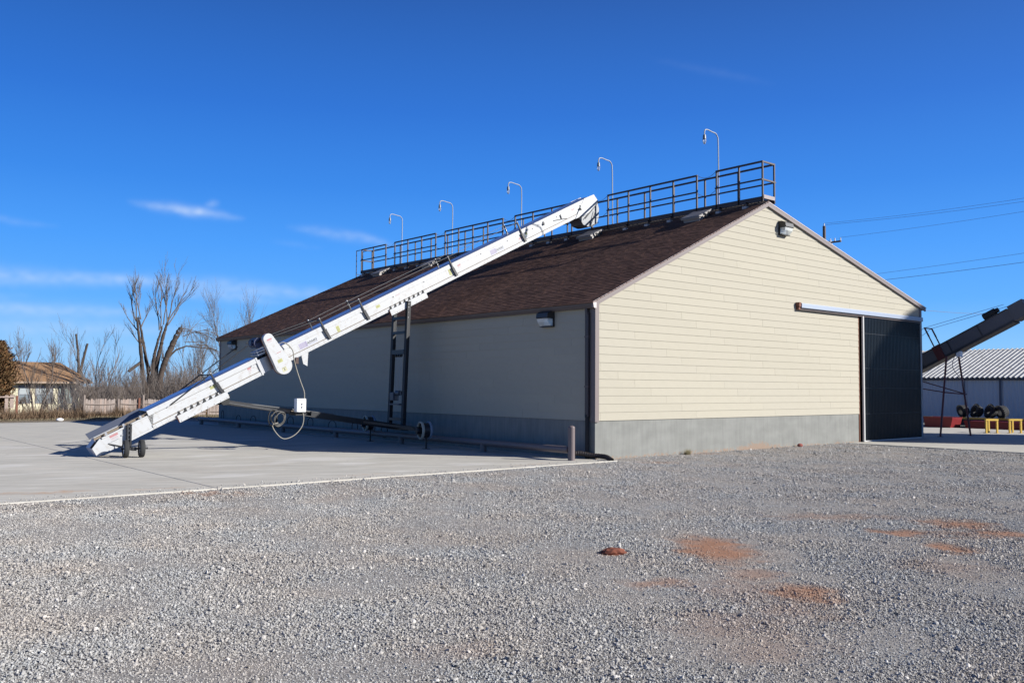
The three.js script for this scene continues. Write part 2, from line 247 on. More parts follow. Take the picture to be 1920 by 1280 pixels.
// ---------------------------------------------------------------- storage building
const BL = 22.92, BW = 16.73, SID0 = .9, EXPO = .2, RIDGE = [7.13, 7.19], kL = .4717, kR = .2525;
const roofL = x => 3.83 + kL * x, roofR = x => RIDGE[1] - kR * (x - RIDGE[0]);
const store = thing('storage_building', 'long cream sided storage building with dark brown shingle roof and raised concrete footing', 'building');
{
  const fnd = part('foundation', [uvBox(bx(0, .3, -.35, SID0, -BL, -.301), .25, .3), uvBox(bx(.301, BW, -.35, SID0, -BL, -BL + .3), .25), uvBox(bx(BW - .3, BW, -.35, SID0, -BL + .301, -.2), .25)], M.formed, store);
  {
    const g = bx(0, 12.28, -.35, SID0, -.3, 0), p = g.attributes.position, uv = g.attributes.uv, w = rng(66); for (let i = 0; i < p.count; i++) uv.setXY(i, p.getX(i) / 12.28, (p.getY(i) + .35) / (SID0 + .35));
    const map = tex(2048, 256, (i, j) => {
      const x = i / 2048 * 12.28, y = j / 256 * (SID0 + .35) - .35, st = .5 * n2(x * 4.2, y * .5) + .4 * n2(x * 11 + 9, y) + .22 * n2(x * 33, y * 1.5 + 4), b = fbm(x * .9, y * 2 + 3, 4), v = 1 + .10 * st + .14 * b + .06 * (w() - .5);
      const reach = .05 + .16 * Math.exp(-Math.pow((x - 6.6) / .9, 2)) + .05 * fbm(x * 1.3, 1, 3), mud = clamp((reach - y) / .06 + 2.2 * fbm(x * 6, y * 9, 4) - .4) * .62; // splashed red soil, ragged upper edge
      return [lerp(.205 * v, .27, mud), lerp(.206 * v, .175, mud), lerp(.19 * v, .115, mud)];
    }, { rep: false });
    part('foundation', g, matte(0xffffff, .95, { map }), store);
  }
  // walls behind the boards
  const gable = new THREE.Shape([[.02, SID0], [12.3, SID0], [12.3, 4.2], [16.55, 4.2], [16.55, SID0], [16.7, SID0], [16.7, roofR(16.7) - .1], [7.13, 7.07], [.02, 3.73]].map(p => new THREE.Vector2(...p)));
  part('wall', new THREE.ExtrudeGeometry(gable, { depth: .1, bevelEnabled: false }).translate(0, 0, -.12), M.siding[0], store);
  part('wall', bx(.02, .14, SID0, 3.74, -BL + .05, -.121), M.siding[0], store);
  part('wall', [bx(BW - .14, BW - .02, SID0, 4.64, -BL + .05, -.121), prismG([[.02, SID0], [16.7, SID0], [16.7, 4.62], [7.13, 7.05], [.02, 3.72]], -BL, -BL + .1)], M.siding[1], store);
  // lap boards: clipped rectangles, thicker at the lower edge
  function clip(poly, a, b, c) { const o = []; for (let i = 0; i < poly.length; i++) { const p = poly[i], q = poly[(i + 1) % poly.length], dp = a * p[0] + b * p[1] - c, dq = a * q[0] + b * q[1] - c; if (dp <= 0) o.push(p); if (dp * dq < 0) { const t = dp / (dp - dq); o.push([p[0] + t * (q[0] - p[0]), p[1] + t * (q[1] - p[1])]); } } return o; }
  function board(poly, y0) { // in (along, height); face looks to +z
    const d = y => .0175 - .0125 * (y - y0) / .22, pos = [], uv = [], N = poly.length, ou = (y0 * 13.7) % 1;
    const put = (p, z) => { pos.push(p[0], p[1], z); uv.push(p[0] * .4 + ou, (p[1] - y0) * .8 + ou); };
    for (let i = 1; i < N - 1; i++) for (const p of [poly[0], poly[i], poly[i + 1]]) put(p, d(p[1]));
    for (let i = 0; i < N; i++) { const p = poly[i], q = poly[(i + 1) % N]; put(p, -.004); put(q, -.004); put(q, d(q[1])); put(p, -.004); put(q, d(q[1])); put(p, d(p[1])); }
    const g = new THREE.BufferGeometry(); g.setAttribute('position', new THREE.Float32BufferAttribute(pos, 3)); g.setAttribute('uv', new THREE.Float32BufferAttribute(uv, 2)); g.computeVertexNormals(); return g;
  }
  const LEN = 3.66, r = rng(8), gap = .0019;
  let c = 0;
  for (let y = SID0 + .004, k = 0; y < 7.1; y += EXPO, k++) { // gable, joints step along by a stud from course to course
    const s0 = ((2.0 + (15 - k) * .61) % LEN + LEN) % LEN - LEN;
    for (let x = s0; x < BW; x += LEN) {
      let p = [[Math.max(x + gap, .085), y], [Math.min(x + LEN - gap, 16.62), y], [Math.min(x + LEN - gap, 16.62), y + EXPO + .015], [Math.max(x + gap, .085), y + EXPO + .015]];
      if (p[1][0] - p[0][0] < .03) continue;
      if (y < 4.15) { if (p[0][0] > 12.25) continue; p[1][0] = p[2][0] = Math.min(p[1][0], 12.3); if (p[1][0] - p[0][0] < .03) continue; }
      p = clip(p, -kL, 1, 3.83 - .10); if (p.length > 2) p = clip(p, kR, 1, RIDGE[1] + kR * RIDGE[0] - .10);
      if (p.length < 3) continue;
      const m = part('siding_board', board(p, y), M.siding[c++ % 4], store); m.position.z = .004 + .0012 * r();
    }
  }
  const full = board([[gap, 0], [LEN - gap, 0], [LEN - gap, EXPO + .015], [gap, EXPO + .015]], 0);
  for (let y = SID0 + .004, k = 0; y < 3.66; y += EXPO, k++) { // long side, in shade
    const zs0 = ((.8 + (15 - k) * .61) % LEN) - LEN;
    for (let z = zs0; z < BL; z += LEN) {
      const a = Math.max(z, .1), b = Math.min(z + LEN, BL - .1), top = Math.min(y + EXPO + .015, 3.69); if (b - a < .05) continue;
      const s0 = z + LEN - b, s1 = z + LEN - a, whole = s0 === 0 && s1 === LEN && top > y + .2;
      const m = part('siding_board', whole ? full : board([[s0 + gap, 0], [s1 - gap, 0], [s1 - gap, top - y], [s0 + gap, top - y]], 0), M.siding[c++ % 4], store);
      m.rotation.y = -Math.PI / 2; m.position.set(-.004 - .0012 * r(), y, -(z + LEN)); // the board's length runs towards +z, its face looks to -x
    }
  }
  // corner boards, rakes, fascia, gutter
  part('corner_board', [rb(-.045, .09, SID0 - .025, 3.79, .002, .046, .004), rb(-.046, -.002, SID0 - .025, 3.70, -.12, .001, .004)], M.trim, store);
  part('corner_board', [rb(16.6, 16.76, -.02, 4.68, .002, .04, .004), bx(16.73, 16.762, -.02, 4.66, -.14, .001)], M.trim, store);
  part('corner_board', bx(-.034, -.002, SID0 - .02, 3.70, -BL, -BL + .12), M.trim, store);
  const rk = (x0, x1, f, h) => prismG([[x0, f(x0) - h], [x1, f(x1) - h], [x1, f(x1)], [x0, f(x0)]], .038, .085);
  part('rake_board', rk(-.16, 7.128, x => roofL(x) - .012, .135), M.trim, store);
  part('rake_board', rk(7.131, 17.0, x => roofR(x) - .012, .135), M.trim, store);
  part('drip_edge', [prismG([[-.17, roofL(-.17) - .03], [7.13, roofL(7.13) - .03], [7.13, roofL(7.13) - .004], [-.17, roofL(-.17) - .004]], .086, .094), prismG([[7.131, roofR(7.13) - .03], [17.03, roofR(17.03) - .03], [17.03, roofR(17.03) - .004], [7.131, roofR(7.13) - .004]], .086, .094)], std(lin(.42, .37, .36), .4), store);
  part('fascia', bx(-.045, -.003, 3.62, 3.765, -BL - .1, .03), M.gutter, store);
  const gp = [[-.05, 3.735], [-.05, 3.60], [-.13, 3.60], [-.155, 3.66], [-.17, 3.735], [-.158, 3.735], [-.143, 3.665], [-.122, 3.612], [-.062, 3.612], [-.062, 3.735]];
  part('gutter', prismG(gp, -BL - .12, .075), M.gutter, store);
  part('gutter_end_cap', prismG([[-.05, 3.735], [-.05, 3.60], [-.13, 3.60], [-.155, 3.66], [-.17, 3.735]], .086, .094), std(lin(.45, .40, .38), .5), store);
  const ds = part('downspout', [rb(-.115, -.03, 1.0, 3.5, -.24, -.13, .012), barG(V(-.09, 3.62, -.19), V(-.072, 3.45, -.19), .07, .09)], std(lin(.05, .038, .036), .5), store);
  part('strap', [bx(-.12, -.02, 2.9, 2.94, -.25, -.12), bx(-.12, -.02, 1.7, 1.74, -.25, -.12)], M.gutter, ds);
  // roof: deck, then the shingles of the seen slope course by course
  part('roof_deck', prismG([[-.15, roofL(-.15) - .11], [-.15, roofL(-.15) - .016], [7.13, 7.174], [17.0, roofR(17) - .016], [17.0, roofR(17) - .11], [7.13, 7.06]], -BL - .1, .034), M.roofDeck, store);
  part('right_slope_roofing', prismG([[7.13, 7.176], [7.13, 7.192], [17.03, roofR(17.03)], [17.03, roofR(17.03) - .014]], -BL - .12, .09), M.roofDeck, store);
  {
    const b = Math.atan(kL), S = V(Math.cos(b), Math.sin(b), 0), Nn = V(-Math.sin(b), Math.cos(b), 0), O = V(-.19, roofL(-.19) - .014, 0), slope = 7.33 / Math.cos(b);
    const pos = [], nor = [], uv = [], col = [], q = rng(41);
    const P = (s, n, z) => [O.x + S.x * s + Nn.x * n, O.y + S.y * s + Nn.y * n, z];
    const quad = (a, b2, c2, d, n, k, u0) => { for (const [p, uu] of [[a, [0, 0]], [b2, [1, 0]], [c2, [1, 1]], [a, [0, 0]], [c2, [1, 1]], [d, [0, 1]]]) { pos.push(...p); nor.push(...n); uv.push(u0[0] + uu[0] * .3, u0[1] + uu[1] * .2); col.push(...k); } };
    const nT = [Nn.x, Nn.y, 0], nD = [-S.x, -S.y, 0], nP = [0, 0, 1], nM = [0, 0, -1], E1 = .143;
    for (let i = 0, s = 0; s < slope - .05; i++, s += E1) {
      let z = .10 - .0; const zEnd = -BL - .13;
      while (z > zEnd) {
        const w = .10 + .26 * q(), z1 = Math.max(z - w, zEnd), th = q() < .5 ? .0085 : .005, s1 = Math.min(s + E1 + .03, slope), u0 = [q(), q()];
        const v = (.74 + .48 * q()) * (1 + .15 * fbm(s * .6, z * .5, 2)), k = [.146 * v, .080 * v, .058 * v];
        const a = P(s, th, z), bb = P(s, th, z1), cc = P(s1, -.004 + th * .3, z1), d = P(s1, -.004 + th * .3, z), a0 = P(s, -.012, z), b0 = P(s, -.012, z1), c0 = P(s1, -.014, z1), d0 = P(s1, -.014, z);
        quad(a, d, cc, bb, nT, k, u0); quad(b0, a0, a, bb, nD, k, u0); quad(a0, d0, d, a, nP, k, u0); quad(c0, b0, bb, cc, nM, k, u0);
        z = z1;
      }
    }
    const g = new THREE.BufferGeometry(); for (const [n, a, s] of [['position', pos, 3], ['normal', nor, 3], ['uv', uv, 2], ['color', col, 3]]) g.setAttribute(n, new THREE.Float32BufferAttribute(a, s));
    const m = part('shingles', g, M.shingle, store, 'dark brown laminated shingles on the near roof slope'); m.userData.kind = 'stuff';
  }
  part('ridge_cap', prismG([[6.98, roofL(6.98) + .006], [7.13, 7.215], [7.28, roofR(7.28) + .012], [7.28, roofR(7.28) + .002], [7.13, 7.2], [6.98, roofL(6.98) - .004]], -BL - .12, .09), std(lin(.06, .043, .04), .95), store);
  // sliding door and its track
  const tr = part('door_track', [rb(8.72, 16.6, 4.155, 4.30, .03, .165, .01)], M.galv, store, 'galvanised track cover over the sliding door');
  part('track_bracket', [bx(8.6, 8.70, 4.19, 4.32, .01, .15), bx(8.62, 8.715, 4.10, 4.18, .02, .12)], M.rust, tr);
  part('track_rail', bx(8.7, 16.58, 4.10, 4.15, .05, .11), M.gutter, tr);
  const door = new THREE.Group(); door.name = 'sliding_door'; store.add(door);
  { // ribbed dark sheet
    const x0 = 12.5, x1 = 16.5, y0 = .02, y1 = 4.1, n = 40, pts = [];
    for (let i = 0; i < n; i++) { const p = (x1 - x0) / n, x = x0 + i * p; pts.push([x, 0], [x + p * .62, 0], [x + p * .70, .015], [x + p * .92, .015]); } pts.push([x1, 0]);
    const pos = []; for (let i = 0; i < pts.length - 1; i++) { const [a, az] = pts[i], [b, bz] = pts[i + 1]; pos.push(a, y0, az, b, y0, bz, b, y1, bz, a, y0, az, b, y1, bz, a, y1, az); }
    const g = new THREE.BufferGeometry(); g.setAttribute('position', new THREE.Float32BufferAttribute(pos, 3)); g.setAttribute('uv', new THREE.Float32BufferAttribute(new Float32Array(pos.length / 3 * 2), 2)); g.computeVertexNormals(); g.translate(0, 0, .075);
    part('ribbed_sheet', g, new THREE.MeshPhysicalMaterial({ color: lin(.007, .009, .011), roughness: .27, side: THREE.DoubleSide, specularIntensity: .6 }), door);
    part('girt_line', [.9, 1.75, 2.4, 3.55].map(y => bx(12.52, 16.48, y, y + .010, .0905, .0925)), std(lin(.016, .02, .023), .5), door);
    part('stile', rb(12.43, 12.505, -.01, 4.12, .055, .115, .006), std(lin(.42, .41, .39), .5), door);
    part('stile', rb(16.495, 16.57, -.01, 4.12, .055, .115, .006), std(lin(.22, .24, .26), .5), door);
    part('bottom_rail', rb(12.506, 16.494, -.01, .03, .06, .11, .006), std(lin(.42, .41, .4), .5), door);
    part('backing', bx(12.51, 16.49, .0, 4.1, .03, .05), M.darkIn, door);
  }
  part('door_jamb', [bx(12.305, 12.34, -.05, 4.16, -.12, .02)], M.rust, store);
  part('interior_floor', bx(.4, 16.3, -.06, -.025, -BL + .4, -.1), M.darkIn, store);
}
// drain pipe at the near corner
single('drain_pipe', [tubeG(V(-.075, 0, -.19), V(-.075, 1.0, -.19), .05, .05, 12), tubeG(V(-.075, .98, -.19), V(-.075, 1.05, -.19), .058, .058, 12)], M.blackDull, 'short black upright drain pipe under the downspout at the near building corner', 'pipe');
{
  const pts = [V(-.45, .1, -.45), V(-.25, .13, -.3), V(-.05, .085, -.05), V(.06, .075, .18), V(.03, .06, .38), V(0, .0, .56)], cv = new THREE.CatmullRomCurve3(pts), n = 110, g = new THREE.TubeGeometry(cv, n, .058, 12, false), p = g.attributes.position;
  for (let i = 0; i <= n; i++) { const c = cv.getPointAt(i / n), f = 1 + .07 * Math.sin(i * 1.25); for (let k = 0; k <= 12; k++) { const o = i * 13 + k; p.setXYZ(o, c.x + (p.getX(o) - c.x) * f, c.y + (p.getY(o) - c.y) * f, c.z + (p.getZ(o) - c.z) * f); } } g.computeVertexNormals();
  single('corrugated_hose', g, std(lin(.022, .016, .015), .6), 'dark corrugated drain hose lying over the slab corner onto the gravel', 'hose');
}
// wall lights
function wallLight(label, pos, rot) {
  const t = thing('wall_light', label, 'wall light', 'wall pack lights on the storage building', pos, rot);
  const w = .42, prof = [[.0, .20], [.10, .20], [.24, .13], [.26, .02], [.24, .0], [0, 0]];
  const ex = (pl, hw) => { const g = prismG(pl, -hw, hw); g.rotateY(-Math.PI / 2); return g; };
  part('housing', ex(prof, w / 2), M.bronze, t); part('back_plate', bx(-w / 2 + .01, w / 2 - .01, -.2, .19, -.02, .02), M.bronze, t);
  part('lens', ex([[.02, -.002], [.235, -.002], [.215, -.09], [.12, -.185], [.02, -.195]], w / 2 - .012), M.lens, t);
  part('reflector', bx(-w / 2 + .05, w / 2 - .05, -.16, -.02, .021, .03), M.reflector, t);
  part('lens_frame', [bx(-w / 2, w / 2, -.215, -.197, .0, .13), bx(-w / 2, -w / 2 + .011, -.197, -.003, .0, .06), bx(w / 2 - .011, w / 2, -.197, -.003, 0, .06)], M.bronze, t);
  return t;
}
wallLight('dark boxy wall light under the eave near the building corner, on the shaded side', [-.02, 3.43, -1.62], -Math.PI / 2);
wallLight('dark wall light at the far end of the shaded long wall', [-.02, 3.40, -21.3], -Math.PI / 2);
wallLight('wall light below the roof peak on the sunlit gable end', [7.93, 6.49, .02], 0);

// pipe guard along the wall
{
  const t = thing('guard_rail', 'low brown pipe guard rail running along the foot of the shaded wall', 'guard rail');
  const mt = std(lin(.14, .11, .107), .5);
  part('rail_pipe', tubeG(V(-.74, .24, -.12), V(-.74, .24, -23.2), .082, .082, 16), mt, t);
  for (let z = -3.35; z > -23.5; z -= 3.92) part('post', tubeG(V(-.74, -.02, z), V(-.74, .22, z), .085, .085, 14), mt, t);
  const b = thing('bollard', 'round topped brown pipe bollard at the near end of the guard rail', 'bollard', null, [-.74, 0, -.04]);
  part('post', tubeG(V(0, -.02, 0), V(0, .76, 0), .083, .083, 20), mt, b); part('cap', new THREE.SphereGeometry(.083, 20, 8, 0, 6.284, 0, Math.PI / 2).scale(1, .6, 1).translate(0, .76, 0), mt, b);
  const h = thing('black_hose', 'loops of thin black hose hanging along the guard rail', 'hose'), r = rng(17);
  for (let k = 0; k < 9; k++) { const z = -8.5 - k * 1.55 + .4 * (r() - .5), rr = .17 + .06 * r(); part('loop', new THREE.TorusGeometry(rr, .012, 6, 26).rotateY(Math.PI / 2 + .5 * (r() - .5)).translate(-.60, .28 + .16 * r(), z), M.blackDull, h); }
}

// ---------------------------------------------------------------- roof catwalk, lamps, hatches
const gaps = [-2.05, -6.64, -11.62, -16.27, -20.3];
{
  const t = thing('roof_catwalk', 'narrow brown steel catwalk with pipe railings along the roof ridge', 'catwalk');
  const xa = 7.0, xb = 7.58, yd = 7.30, yt = 8.40, p = .045;
  part('stringer', bx(xa - .03, xa + .01, yd - .11, yd + .04, -22.95, .0), M.rail, t); part('stringer', bx(xb - .01, xb + .03, yd - .11, yd + .04, -22.95, .0), M.rail, t);
  part('deck_grating', Array.from({ length: 190 }, (_, i) => bx(xa + .011, xb - .011, yd - .03, yd, -.06 - i * .12, -.03 - i * .12)), M.rail, t);
  part('end_kickplate', bx(xa + .012, xb - .012, yd - .02, yd + .09, .0, .012), std(lin(.24, .2, .195), .5), t);
  const panels = [[0, -1.69], [-2.40, -6.28], [-7.0, -11.27], [-11.98, -15.93], [-16.59, -19.92], [-20.66, -22.92]];
  for (const [z0, z1] of panels) {
    const n = Math.max(2, Math.round((z0 - z1) / .97));
    for (let i = 0; i <= n; i++) { const z = lerp(z0, z1, i / n) - (i === 0 ? p / 2 : i === n ? -p / 2 : 0); part('post', bx(xa - .03, xa - .03 + p, yd - .1, yt - .051, z - p / 2, z + p / 2), M.rail, t); }
    part('top_rail', bx(xa - .033, xa + .018, yt - .05, yt, z1, z0), M.rail, t); part('mid_rail', bx(xa - .074, xa - .031, yd + .52, yd + .56, z1, z0), M.rail, t);
  }
  for (let i = 0; i <= 18; i++) { const z = -p / 2 - i * (22.92 - p) / 18; part('post', bx(xb - .015, xb + .03, yd - .1, yt - .051, z - p / 2, z + p / 2), M.rail, t); }
  part('top_rail', bx(xb - .018, xb + .033, yt - .05, yt, -22.92, 0), M.rail, t); part('mid_rail', bx(xb + .031, xb + .074, yd + .52, yd + .56, -22.92, 0), M.rail, t);
  for (const z of [0, -22.92]) for (const y of [yt - .048, yd + .52]) part('end_rail', bx(xa + .019, xb - .019, y, y + .045, z + (z ? 0 : -.04), z + (z ? .04 : 0)), M.rail, t);
  for (let i = 0; i < 24; i++) { const z = -.5 - i * .955; if (gaps.some(g => Math.abs(g - z) < .5)) continue; part('support_foot', bx(6.74, 6.96, roofL(6.74) - .01, roofL(6.74) + .065, z - .07, z + .07), std(lin(.4, .36, .33), .6), t); part('support_leg', [bx(6.86, 6.90, roofL(6.86) + .01, yd - .09, z - .02, z + .02), bx(6.86, xa - .03, yd - .13, yd - .09, z - .02, z + .02)], M.rail, t); }
  for (const g of gaps) for (const yy of [yt - .03, yd + .5]) part('safety_chain', curveG([V(xa, yy, g + .35), V(xa, yy - .11, g + .12), V(xa, yy - .11, g - .12), V(xa, yy, g - .35)], .007, 16, 5), M.wire, t);
  const l = thing('roof_ladder', 'thin ladder rails rising at the far end of the catwalk', 'ladder');
  for (const x of [6.95, 7.3]) part('side_rail', [tubeG(V(x, -.1, -23.32), V(x, 8.36, -23.32), .02, .02, 8), tubeG(V(x, 8.36, -23.32), V(x, 8.36, -22.95), .02, .02, 8)], M.rail, l);
  for (let y = .3; y < 7.3; y += .3) part('rung', tubeG(V(6.95, y, -23.32), V(7.3, y, -23.32), .012, .012, 6), M.rail, l);
}
const lampNames = ['nearest the gable end', 'just beyond the conveyor head', 'third from the gable end', 'fourth from the gable end', 'farthest from the gable end'];
gaps.forEach((z, i) => {
  const t = thing('gooseneck_lamp', `thin gooseneck lamp above the catwalk, ${lampNames[i]}`, 'lamp', 'gooseneck lamps along the catwalk', [7.625, 7.2, z]), lean = [-.035, -.03, .0, .01, .015][i];
  const pts = [V(0, 0, 0), V(lean * .5, 1.2, 0), V(lean, 2.30, 0), V(lean - .02, 2.43, 0), V(lean - .12, 2.53, 0), V(lean - .3, 2.55, 0), V(lean - .56, 2.575, 0), V(lean - .66, 2.54, 0), V(lean - .69, 2.45, 0), V(lean - .69, 2.36, 0)];
  part('pole', curveG(pts, .019, 90, 8), std(lin(.30, .32, .34), .6), t); part('base_clamp', bx(-.03, .04, .0, .14, -.045, .045), M.rail, t);
  part('lamp_holder', [tubeG(V(lean - .69, 2.25, 0), V(lean - .69, 2.38, 0), .055, .045, 12)], std(lin(.16, .17, .18), .5, { metalness: .4 }), t);
  part('glass_jar', new THREE.CapsuleGeometry(.042, .09, 6, 12).translate(lean - .69, 2.17, 0), M.glass, t);
  part('wire_guard', [0, 1, 2, 3].map(k => new THREE.TorusGeometry(.055, .005, 4, 16, Math.PI).rotateZ(Math.PI).rotateY(k * Math.PI / 4).translate(0, 0, 0).scale(1, 2.2, 1).translate(lean - .69, 2.23, 0)), M.steel, t);
});
const hatchNames = ['nearest the gable end', 'under the conveyor spout', 'third along the ridge, behind the conveyor', 'fourth along the ridge', 'farthest from the gable end'];
gaps.forEach((z, i) => {
  const t = thing('roof_hatch', `pale metal roof hatch below the catwalk, ${hatchNames[i]}`, 'hatch', 'roof hatches beside the ridge', [6.5, roofL(6.5), z]), m = std(lin(.30, .275, .255), .5);
  t.rotation.z = Math.atan(kL);
  part('curb', bx(-.27, .30, -.05, .12, -.30, .30), m, t); part('lid', rb(-.32, .36, .131, .155, -.36, .36, .008), std(lin(.17, .16, .155), .55), t);
  part('lid_skirt', [bx(-.32, .36, .09, .13, .34, .36), bx(-.32, -.30, .09, .13, -.34, .34)], m, t); part('latch', [bx(-.06, .0, -.01, .125, .361, .385), bx(.14, .2, -.01, .125, .361, .385)], M.blackDull, t);
});
// ---------------------------------------------------------------- portable belt conveyor leaning to the ridge
function decal(w, h, draw) {
  const c = document.createElement('canvas'); c.width = 256; c.height = Math.round(256 * h / w); const g = c.getContext('2d'); draw(g, c.width, c.height);
  const t = new THREE.CanvasTexture(c); t.colorSpace = THREE.SRGBColorSpace; return std(lin(.47, .47, .47), .5, { map: t });
}
const D = {
  logo: decal(.62, .19, (g, w, h) => { g.fillStyle = '#eef0f4'; g.fillRect(0, 0, w, h); g.fillStyle = '#b3aac9'; g.fillRect(6, 8, w * .40, h - 16); g.fillStyle = '#ddd9e8'; for (let i = 0; i < 5; i++) g.fillRect(12, 14 + i * 12, w * .3, 5); g.fillStyle = '#15171c'; g.font = 'italic bold 38px sans-serif'; g.fillText('ADAMS', w * .42, h * .64); g.fillStyle = '#b9bcd0'; g.fillRect(w * .44, h * .74, w * .5, 7); }),
  warn: decal(.2, .14, (g, w, h) => { g.fillStyle = '#f2eeee'; g.fillRect(0, 0, w, h); g.fillStyle = '#dd9a9c'; g.fillRect(0, 0, w, h * .4); g.fillStyle = '#c9b3b5'; for (let i = 0; i < 4; i++) g.fillRect(16, h * .5 + i * 20, w - 60 + (i % 2) * 20, 8); }),
  yel: decal(.16, .10, (g, w, h) => { g.fillStyle = '#d9d88a'; g.fillRect(0, 0, w, h); g.fillStyle = '#9a9a60'; for (let i = 0; i < 4; i++) g.fillRect(20, 24 + i * 30, w - 60 - (i % 2) * 40, 12); }),
  small: decal(.12, .05, (g, w, h) => { g.fillStyle = '#efefef'; g.fillRect(0, 0, w, h); g.fillStyle = '#777'; g.font = 'bold 60px sans-serif'; g.fillText('2040', 40, h * .72); }),
  red: decal(.22, .06, (g, w, h) => { g.fillStyle = '#f3f3f3'; g.fillRect(0, 0, w, h); g.fillStyle = '#b83a3a'; g.fillRect(60, 20, w - 80, 18); g.fillStyle = '#444'; g.fillRect(10, 26, 45, 12); }),
  shock: decal(.16, .16, (g, w, h) => { g.fillStyle = '#e9e6c0'; g.fillRect(0, 0, w, h); g.fillStyle = '#8f8f62'; g.fillRect(30, 20, w - 60, 30); g.fillStyle = '#333'; g.beginPath(); g.moveTo(120, 90); g.lineTo(170, 80); g.lineTo(140, 150); g.lineTo(165, 150); g.lineTo(100, 230); g.lineTo(120, 165); g.lineTo(95, 165); g.fill(); }),
};
{
  const t = thing('belt_conveyor', 'long white portable belt conveyor rising from the slab over the eave to the ridge', 'conveyor', null, [-9.2, 0, -7.08], -.03037);
  const A = Math.atan(.498), ROT = new THREE.Matrix4().makeRotationZ(A), S = g => g.applyMatrix4(ROT); // sloped frame: x up the slope, y square to it
  const sb = (u0, u1, v0, v1, z0, z1) => S(bx(u0, u1, v0, v1, z0, z1)), sr = (u0, u1, v0, v1, z0, z1, r = .006) => S(rb(u0, u1, v0, v1, z0, z1, r));
  const P = (u, v, z) => V(u, v, z).applyMatrix4(ROT);
  const W = -.6;
  // lower trough
  const trough = [[-.01, .004], [-.13, .2], [.02, .42], [1.22, 1.02], [1.22, .609], [.77, .384], [.22, .135]];
  part('trough_side', uvBox(prismG(trough, -.012, 0), .5), M.whitePaint, t); part('trough_side', uvBox(prismG(trough, W, W + .012), .5), M.whitePaint, t);
  part('trough_pan', sb(.3, 1.99, .005, .02, W + .013, -.013), M.galvDull, t);
  part('foot_plate', [prismG([[-.012, .004], [-.132, .2], [-.124, .204], [-.004, .01]], W + .013, -.013), prismG([[-.132, .2], [.018, .42], [.026, .414], [-.124, .196]], W + .013, -.25)], std(lin(.55, .52, .53), .5), t);
  part('trough_flange', sr(.42, 1.38, -.004, .05, .0005, .022), M.whitePaint, t); part('trough_flange', sr(.25, 1.38, .335, .375, .0005, .03), M.whitePaint, t);
  part('belt', [sb(.1, 17.3, .22, .235, W + .03, -.03), sb(.25, 17.3, .045, .057, W + .03, -.03)], M.rubber, t);
  part('tail_roller', frameTo(new THREE.CylinderGeometry(.085, .085, .54, 18), P(.17, .14, W + .03), P(.17, .14, -.03)), M.steel, t);
  part('hopper_flare', S(prismG([[0, 0], [.17, .125], [.165, .131], [-.006, .006]], .12, 1.5).rotateY(Math.PI / 2).translate(0, .37, W)), std(lin(.17, .19, .24), .45, { metalness: .5 }), t, 'dull sheet metal flare along the far side of the hopper');
  part('hopper_skirt', [sb(.1, 1.5, .376, .43, -.055, -.045), sb(.1, 1.5, .425, .434, -.045, .02)], M.tan, t);
  part('hopper_clip', [.35, .78, 1.2].map(u => sb(u, u + .05, .37, .45, .02, .04)), M.steel, t);
  part('access_slot', [sb(.34, .58, .17, .185, .0, .014), sb(.66, .70, .2, .23, .0, .02)], M.steel, t);
  // main sections, below and above the drive
  const sect = (u0, u1) => {
    const bod = part('side_panel', uvBox(sb(u0, u1, .02, .37, -.008, 0), .45), M.whitePaint, t);
    part('side_panel', uvBox(sb(u0, u1, .02, .37, W, W + .008), .45), M.whitePaint, t);
    part('bottom_flange', uvBox(sr(u0, u1, .0, .105, .001, .02), .45), M.whitePaint, t); part('bottom_flange', uvBox(sr(u0, u1, .0, .105, W - .02, W - .001), .45), M.whitePaint, t);
    part('bottom_pan', sb(u0, u1, -.004, .004, W, 0), M.galvDull, t);
    part('seam_strip', sb(u0 + .01, u1 - .01, .106, .124, .0005, .004), std(lin(.16, .125, .09), .8), bod); if (u1 < 5) part('seam_strip', sb(u0 + .05, u1 - .05, .333, .344, .0005, .004), std(lin(.14, .13, .12), .8), bod);
    { const rv = []; for (let u = u0 + .08; u < u1 - .05; u += .152) for (const v of [.028, .085]) rv.push(frameTo(new THREE.CylinderGeometry(.0075, .0075, .006, 5), P(u, v, .02), P(u, v, .026))); const m = part('rivets', rv, M.steel, t); m.userData.kind = 'stuff'; }
    const cov = part('cover_skirt', uvBox(sr(u0 + .02, u1 - .03, .345, .478, .001, .026), .45), M.whitePaint, t); part('cover_skirt', uvBox(sr(u0 + .02, u1 - .03, .345, .478, W - .026, W - .001), .45), M.whitePaint, t);
    for (let u = u0 + .5; u < u1; u += 1.17) part('clip', sb(u, u + .04, .33, .36, .026, .036), M.steel, cov);
    const g = []; for (const [z0, z1, v0, v1] of [[.028, -.1, .479, .497], [-.1, W + .1, .497, .5], [W + .1, W - .028, .497, .479]]) g.push(S(new THREE.BufferGeometry().setFromPoints([V(u0, v0, z0), V(u1 - .02, v0, z0), V(u1 - .02, v1, z1), V(u0, v0, z0), V(u1 - .02, v1, z1), V(u0, v1, z1)])));
    for (const q of g) { q.computeVertexNormals(); q.setAttribute('uv', new THREE.Float32BufferAttribute(new Float32Array(12), 2)); }
    part('top_cover', g, M.coverTop, t);
  };
  sect(1.385, 4.42); sect(4.92, 17.6);
  part('hinge_frame', [sb(4.42, 4.92, .06, .40, -.05, -.02), sb(4.42, 4.92, .06, .40, W + .02, W + .05), sb(4.42, 4.92, .02, .06, W + .02, -.02)], M.steel, t);
  part('end_frame', [sr(4.39, 4.44, -.01, .49, .0, .035), sr(4.90, 4.96, -.01, .49, 0, .035)], M.whitePaint, t);
